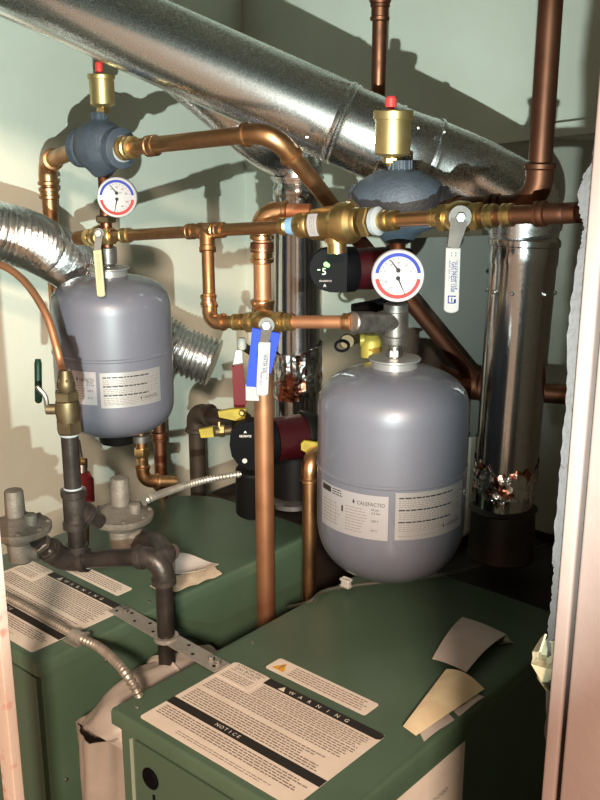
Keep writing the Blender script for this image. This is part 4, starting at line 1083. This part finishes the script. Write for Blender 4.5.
# lower pump facing the camera-left
fa = V(252,443,1.97); axA = (FH*.40+RT*.90)
ax = pump(fa, .050, .15, axA, 'black and red circulator pump low behind the thick copper riser', None, None, True)
ex = UP.cross(-ax).normalized(); ey = UP
f_ = lambda u, v, k=.0015: fa+ex*u+ey*v-ax*k
cb_ = M(); 
o_ = V(243,446,1.955)
flat_pix = [(230,443),(231,432),(235,424),(242,419),(251,417),(262,417),(262,472),(248,470),(238,464),(232,455)]
flatpoly(None, flat_pix, 1.955, .030, 'black_plastic', 'terminal_box')
t = M(); fp_ = lambda u, v: o_-FH*.0165+RT*u+UP*v
put_text(t, 'GRUNDFOS', fp_, -.006, .024, .0045, w=.024)
t.add([fp_(.003,.032), fp_(.006,.038), fp_(.009,.032), fp_(.006,.034)], [(0,1,2,3)])
t.build('lettering', 'ink_white', smooth=False)
M().lathe([(0,.0052),(.002,.005)], o_-FH*.0155+RT*.004+UP*-.026, -FH, 16).build('button', 'cap_white')
M().cyl(V(252,468,1.99), V(252,512,2.04), .034, 32, .004).build('lower_body', 'black_matte')
M().cyl(V(294,425,2.10), V(294,505,2.14), .045, 32, .004).build('flange_body', 'black_matte')
M().lathe([(-.006,.03),(0,.05),(.01,.05),(.014,.03)], V(292,503,2.12), UP, 32).build('flange', 'steel_dull')
# upper pump with green display
fb_ = V(331,270,1.745)
ax = pump(fb_, .041, .15, (FH*.25+RT*.95), 'black circulator pump with glowing green display behind the brass fill valve', None, None, True)
flatpoly(None, [(309,270),(310,261),(314,253),(321,248),(330,246.5),(347,247),(347,292),(330,292),(320,289),(313,282)], 1.72, .030, 'black_plastic', 'terminal_box')
fp2 = lambda u, v: V(324,270,1.72)-FH*.0168+RT*u+UP*v
t = M()
put_text(t, '5', fp2, -.0035, -.006, .012)
t.add([fp2(-.012,.002), fp2(-.007,.002), fp2(-.007,.0035), fp2(-.012,.0035)], [(0,1,2,3)])
t.build('display_digit', 'led_white', smooth=False)
t = M(); t.lathe([(0,.0042),(.0005,.004)], fp2(.003,.0125), -FH, 12); t.lathe([(0,.0035),(.0005,.0033)], fp2(.0065,.0105), -FH, 12)
t.build('display_light', 'led_green', smooth=False, label='glowing green light')
t = M(); put_text(t, 'GRUNDFOS', fp2, -.009, -.0185, .0030, w=.022)
t.add([fp2(-.002,-.028), fp2(.001,-.022), fp2(.004,-.028), fp2(.001,-.026)], [(0,1,2,3)]); t.build('lettering', 'paper_grey', smooth=False)
M().sweep(curve([V(395,300,1.80), V(375,306,1.79), V(353,310,1.78)],6), .012, 18).build('bleed_screw', 'black_plastic')

# yellow fittings and dark iron pipe loop
begin('iron_loop', 'rusty dark iron pipe loop between the left tank and the lower pump', 'pipe', V(195,440,2.12))
c = V(196,412,2.34)
pipe_run([Vector((c.x,c.y,BT-.1)), c, V(245,424,2.24)], .0200, .026, 'dark_iron', True, 'dark_iron')
begin('yellow_ball_valve', 'small valve with a yellow handle left of the lower pump', 'valve', V(212,432,2.0))
flatpoly(None, [(199,429),(213,426),(214,437),(201,438)], 1.98, .012, 'yellow', 'grip', 'yellow grip')
M().cyl(V(214,432,2.0), V(232,430,2.01), .010, 18, .002).build('body', 'brass_dull')
m = M(); nut(m, V(222,431,2.005), RT, .013, .012); m.build('nut', 'brass')
m = M(); m.cyl(V(219,431,2.0), V(219,422,2.0), .003, 10); m.build('stem', 'brass')
begin('yellow_drain_valve', 'yellow drain handle directly under the dark red grip', 'valve', V(232,414,2.0))
flatpoly(None, [(218,411),(233,408),(246,408),(245,419),(236,421),(219,417)], 2.0, .012, 'yellow', 'grip', 'yellow grip')
M().cyl(V(240,413,2.02), V(247,419,2.05), .012, 18, .002).build('body', 'brass_dull')
M().lathe([(0,.006),(.006,.007),(.010,.004)], V(242,412,1.99), -FH, 12).build('screw', 'brass')
begin('yellow_tag_valve', 'yellow round ended lever between the lower pump and the right tank', 'valve', V(308,447,1.96))
flatpoly(None, [(301,443),(304,440),(312,441),(318,442),(318,453),(306,453),(301,450)], 1.95, .008, 'yellow', 'grip')
M().cyl(V(312,447,1.96), V(318,447,2.02), .008, 14).build('stem', 'brass_dull')
begin('yellow_body_valve', 'dull yellow valve body beside the dark tee above the right tank', 'valve', V(371,345,1.86))
M().lathe([(0,.014),(.003,.020),(.034,.0205),(.040,.017),(.046,.012)], AT(V(371,358,1.86), 358), UP, 24).build('body', 'yellow_dull')
m = M(); m.cyl(V(371,336,1.87), V(366,330,1.90), .008, 14); m.lathe([(-.004,.012),(.004,.012)], V(362,340,1.85), RT, 18); m.build('bonnet', 'yellow_dull')
begin('ring_valve', 'small brass drain cock with a loop, left of the dull yellow valve', 'valve', V(347,340,1.88))
m = M(); m.cyl(V(360,338,1.90), V(347,342,1.86), .009, 16); m.lathe([(-.004,.012),(0,.015),(.006,.013)], V(347,341,1.86), -FH, 20); m.build('body', 'brass_dull')
m = M(); cn = V(342,346,1.85); m.sweep([cn+RT*.013*math.cos(t)+UP*.010*math.sin(t) for t in [2*PI*k/16 for k in range(17)]], .0028, 8); m.build('loop', 'black_plastic')

# copper pipes under left tank
begin('drain_pipe', 'small copper drain pipe with brass union under the left tank', 'pipe', V(145,470,2.12))
c = V(141,432,2.10); c = Vector((c.x, c.y, c.z))
pipe_run([c+UP*.005, AT(c, 481), V(176,481,2.16)], .0125, .024, 'copper', True)
M().lathe([(0,.019),(.014,.019),(.016,.014)], AT(c, 441), UP, 22).build('cap_ring', 'steel_dull')
m = M(); nut(m, AT(c, 452), UP, .0175, .020); nut(m, AT(c, 461), UP, .014, .014); m.build('union_nut', 'brass')
begin('back_riser', 'dark copper riser behind the small drain pipe under the left tank', 'pipe', V(159,470,2.2))
c = V(158,400,2.24)
pipe_run([c, Vector((c.x,c.y,BT-.05))], .0150, None, 'copper_dark', False)
coupling(AT(c, 436), UP, .0150, .02, 'copper_dark'); coupling(AT(c, 482), UP, .0150, .03, 'copper_dark')

# =================================================================== LIGHTS
def area(name, loc, tgt, size, power, colr, sy=None):
    li = bpy.data.lights.new(name, 'AREA'); li.size = size; li.energy = power; li.color = colr
    if sy: li.shape = 'RECTANGLE'; li.size_y = sy
    o = bpy.data.objects.new(name, li); col.objects.link(o); o.location = loc
    o.rotation_euler = (Vector(tgt)-Vector(loc)).to_track_quat('-Z', 'Y').to_euler(); return o
def spot(name, loc, tgt, power, colr, ang, blend, rad):
    li = bpy.data.lights.new(name, 'SPOT'); li.energy = power; li.color = colr; li.spot_size = math.radians(ang); li.spot_blend = blend; li.shadow_soft_size = rad
    o = bpy.data.objects.new(name, li); col.objects.link(o); o.location = loc
    o.rotation_euler = (Vector(tgt)-Vector(loc)).to_track_quat('-Z', 'Y').to_euler(); return o
spot('torch', (.055,-.10,-.29), V(175,100,2.2), 285, (.84,1.,.92), 60, .9, .007)
area('room_lamp', (1.9,-2.1,1.3), (-1.3,1.2,-.7), .35, 320, (1.,.75,.56))
w = bpy.data.worlds.new('World'); bpy.context.scene.world = w; w.use_nodes = True
w.node_tree.nodes['Background'].inputs[0].default_value = (1.,.65,.41,1); w.node_tree.nodes['Background'].inputs[1].default_value = .45

# =================================================================== CAMERA
cd = bpy.data.cameras.new('camera'); co = bpy.data.objects.new('camera', cd); col.objects.link(co)
cd.sensor_fit = 'VERTICAL'; cd.sensor_height = 36.; cd.lens = 36.*F/800.; cd.clip_start = .01
fw_ = FH*CT; fw_.z = -ST
co.rotation_euler = fw_.to_track_quat('-Z', 'Y').to_euler(); co.location = (0,0,0)
sc = bpy.context.scene; sc.camera = co
sc.view_settings.view_transform = 'Standard'; sc.view_settings.look = 'None'; sc.view_settings.exposure = 0.; sc.view_settings.gamma = 1.
sc.view_settings.use_curve_mapping = False
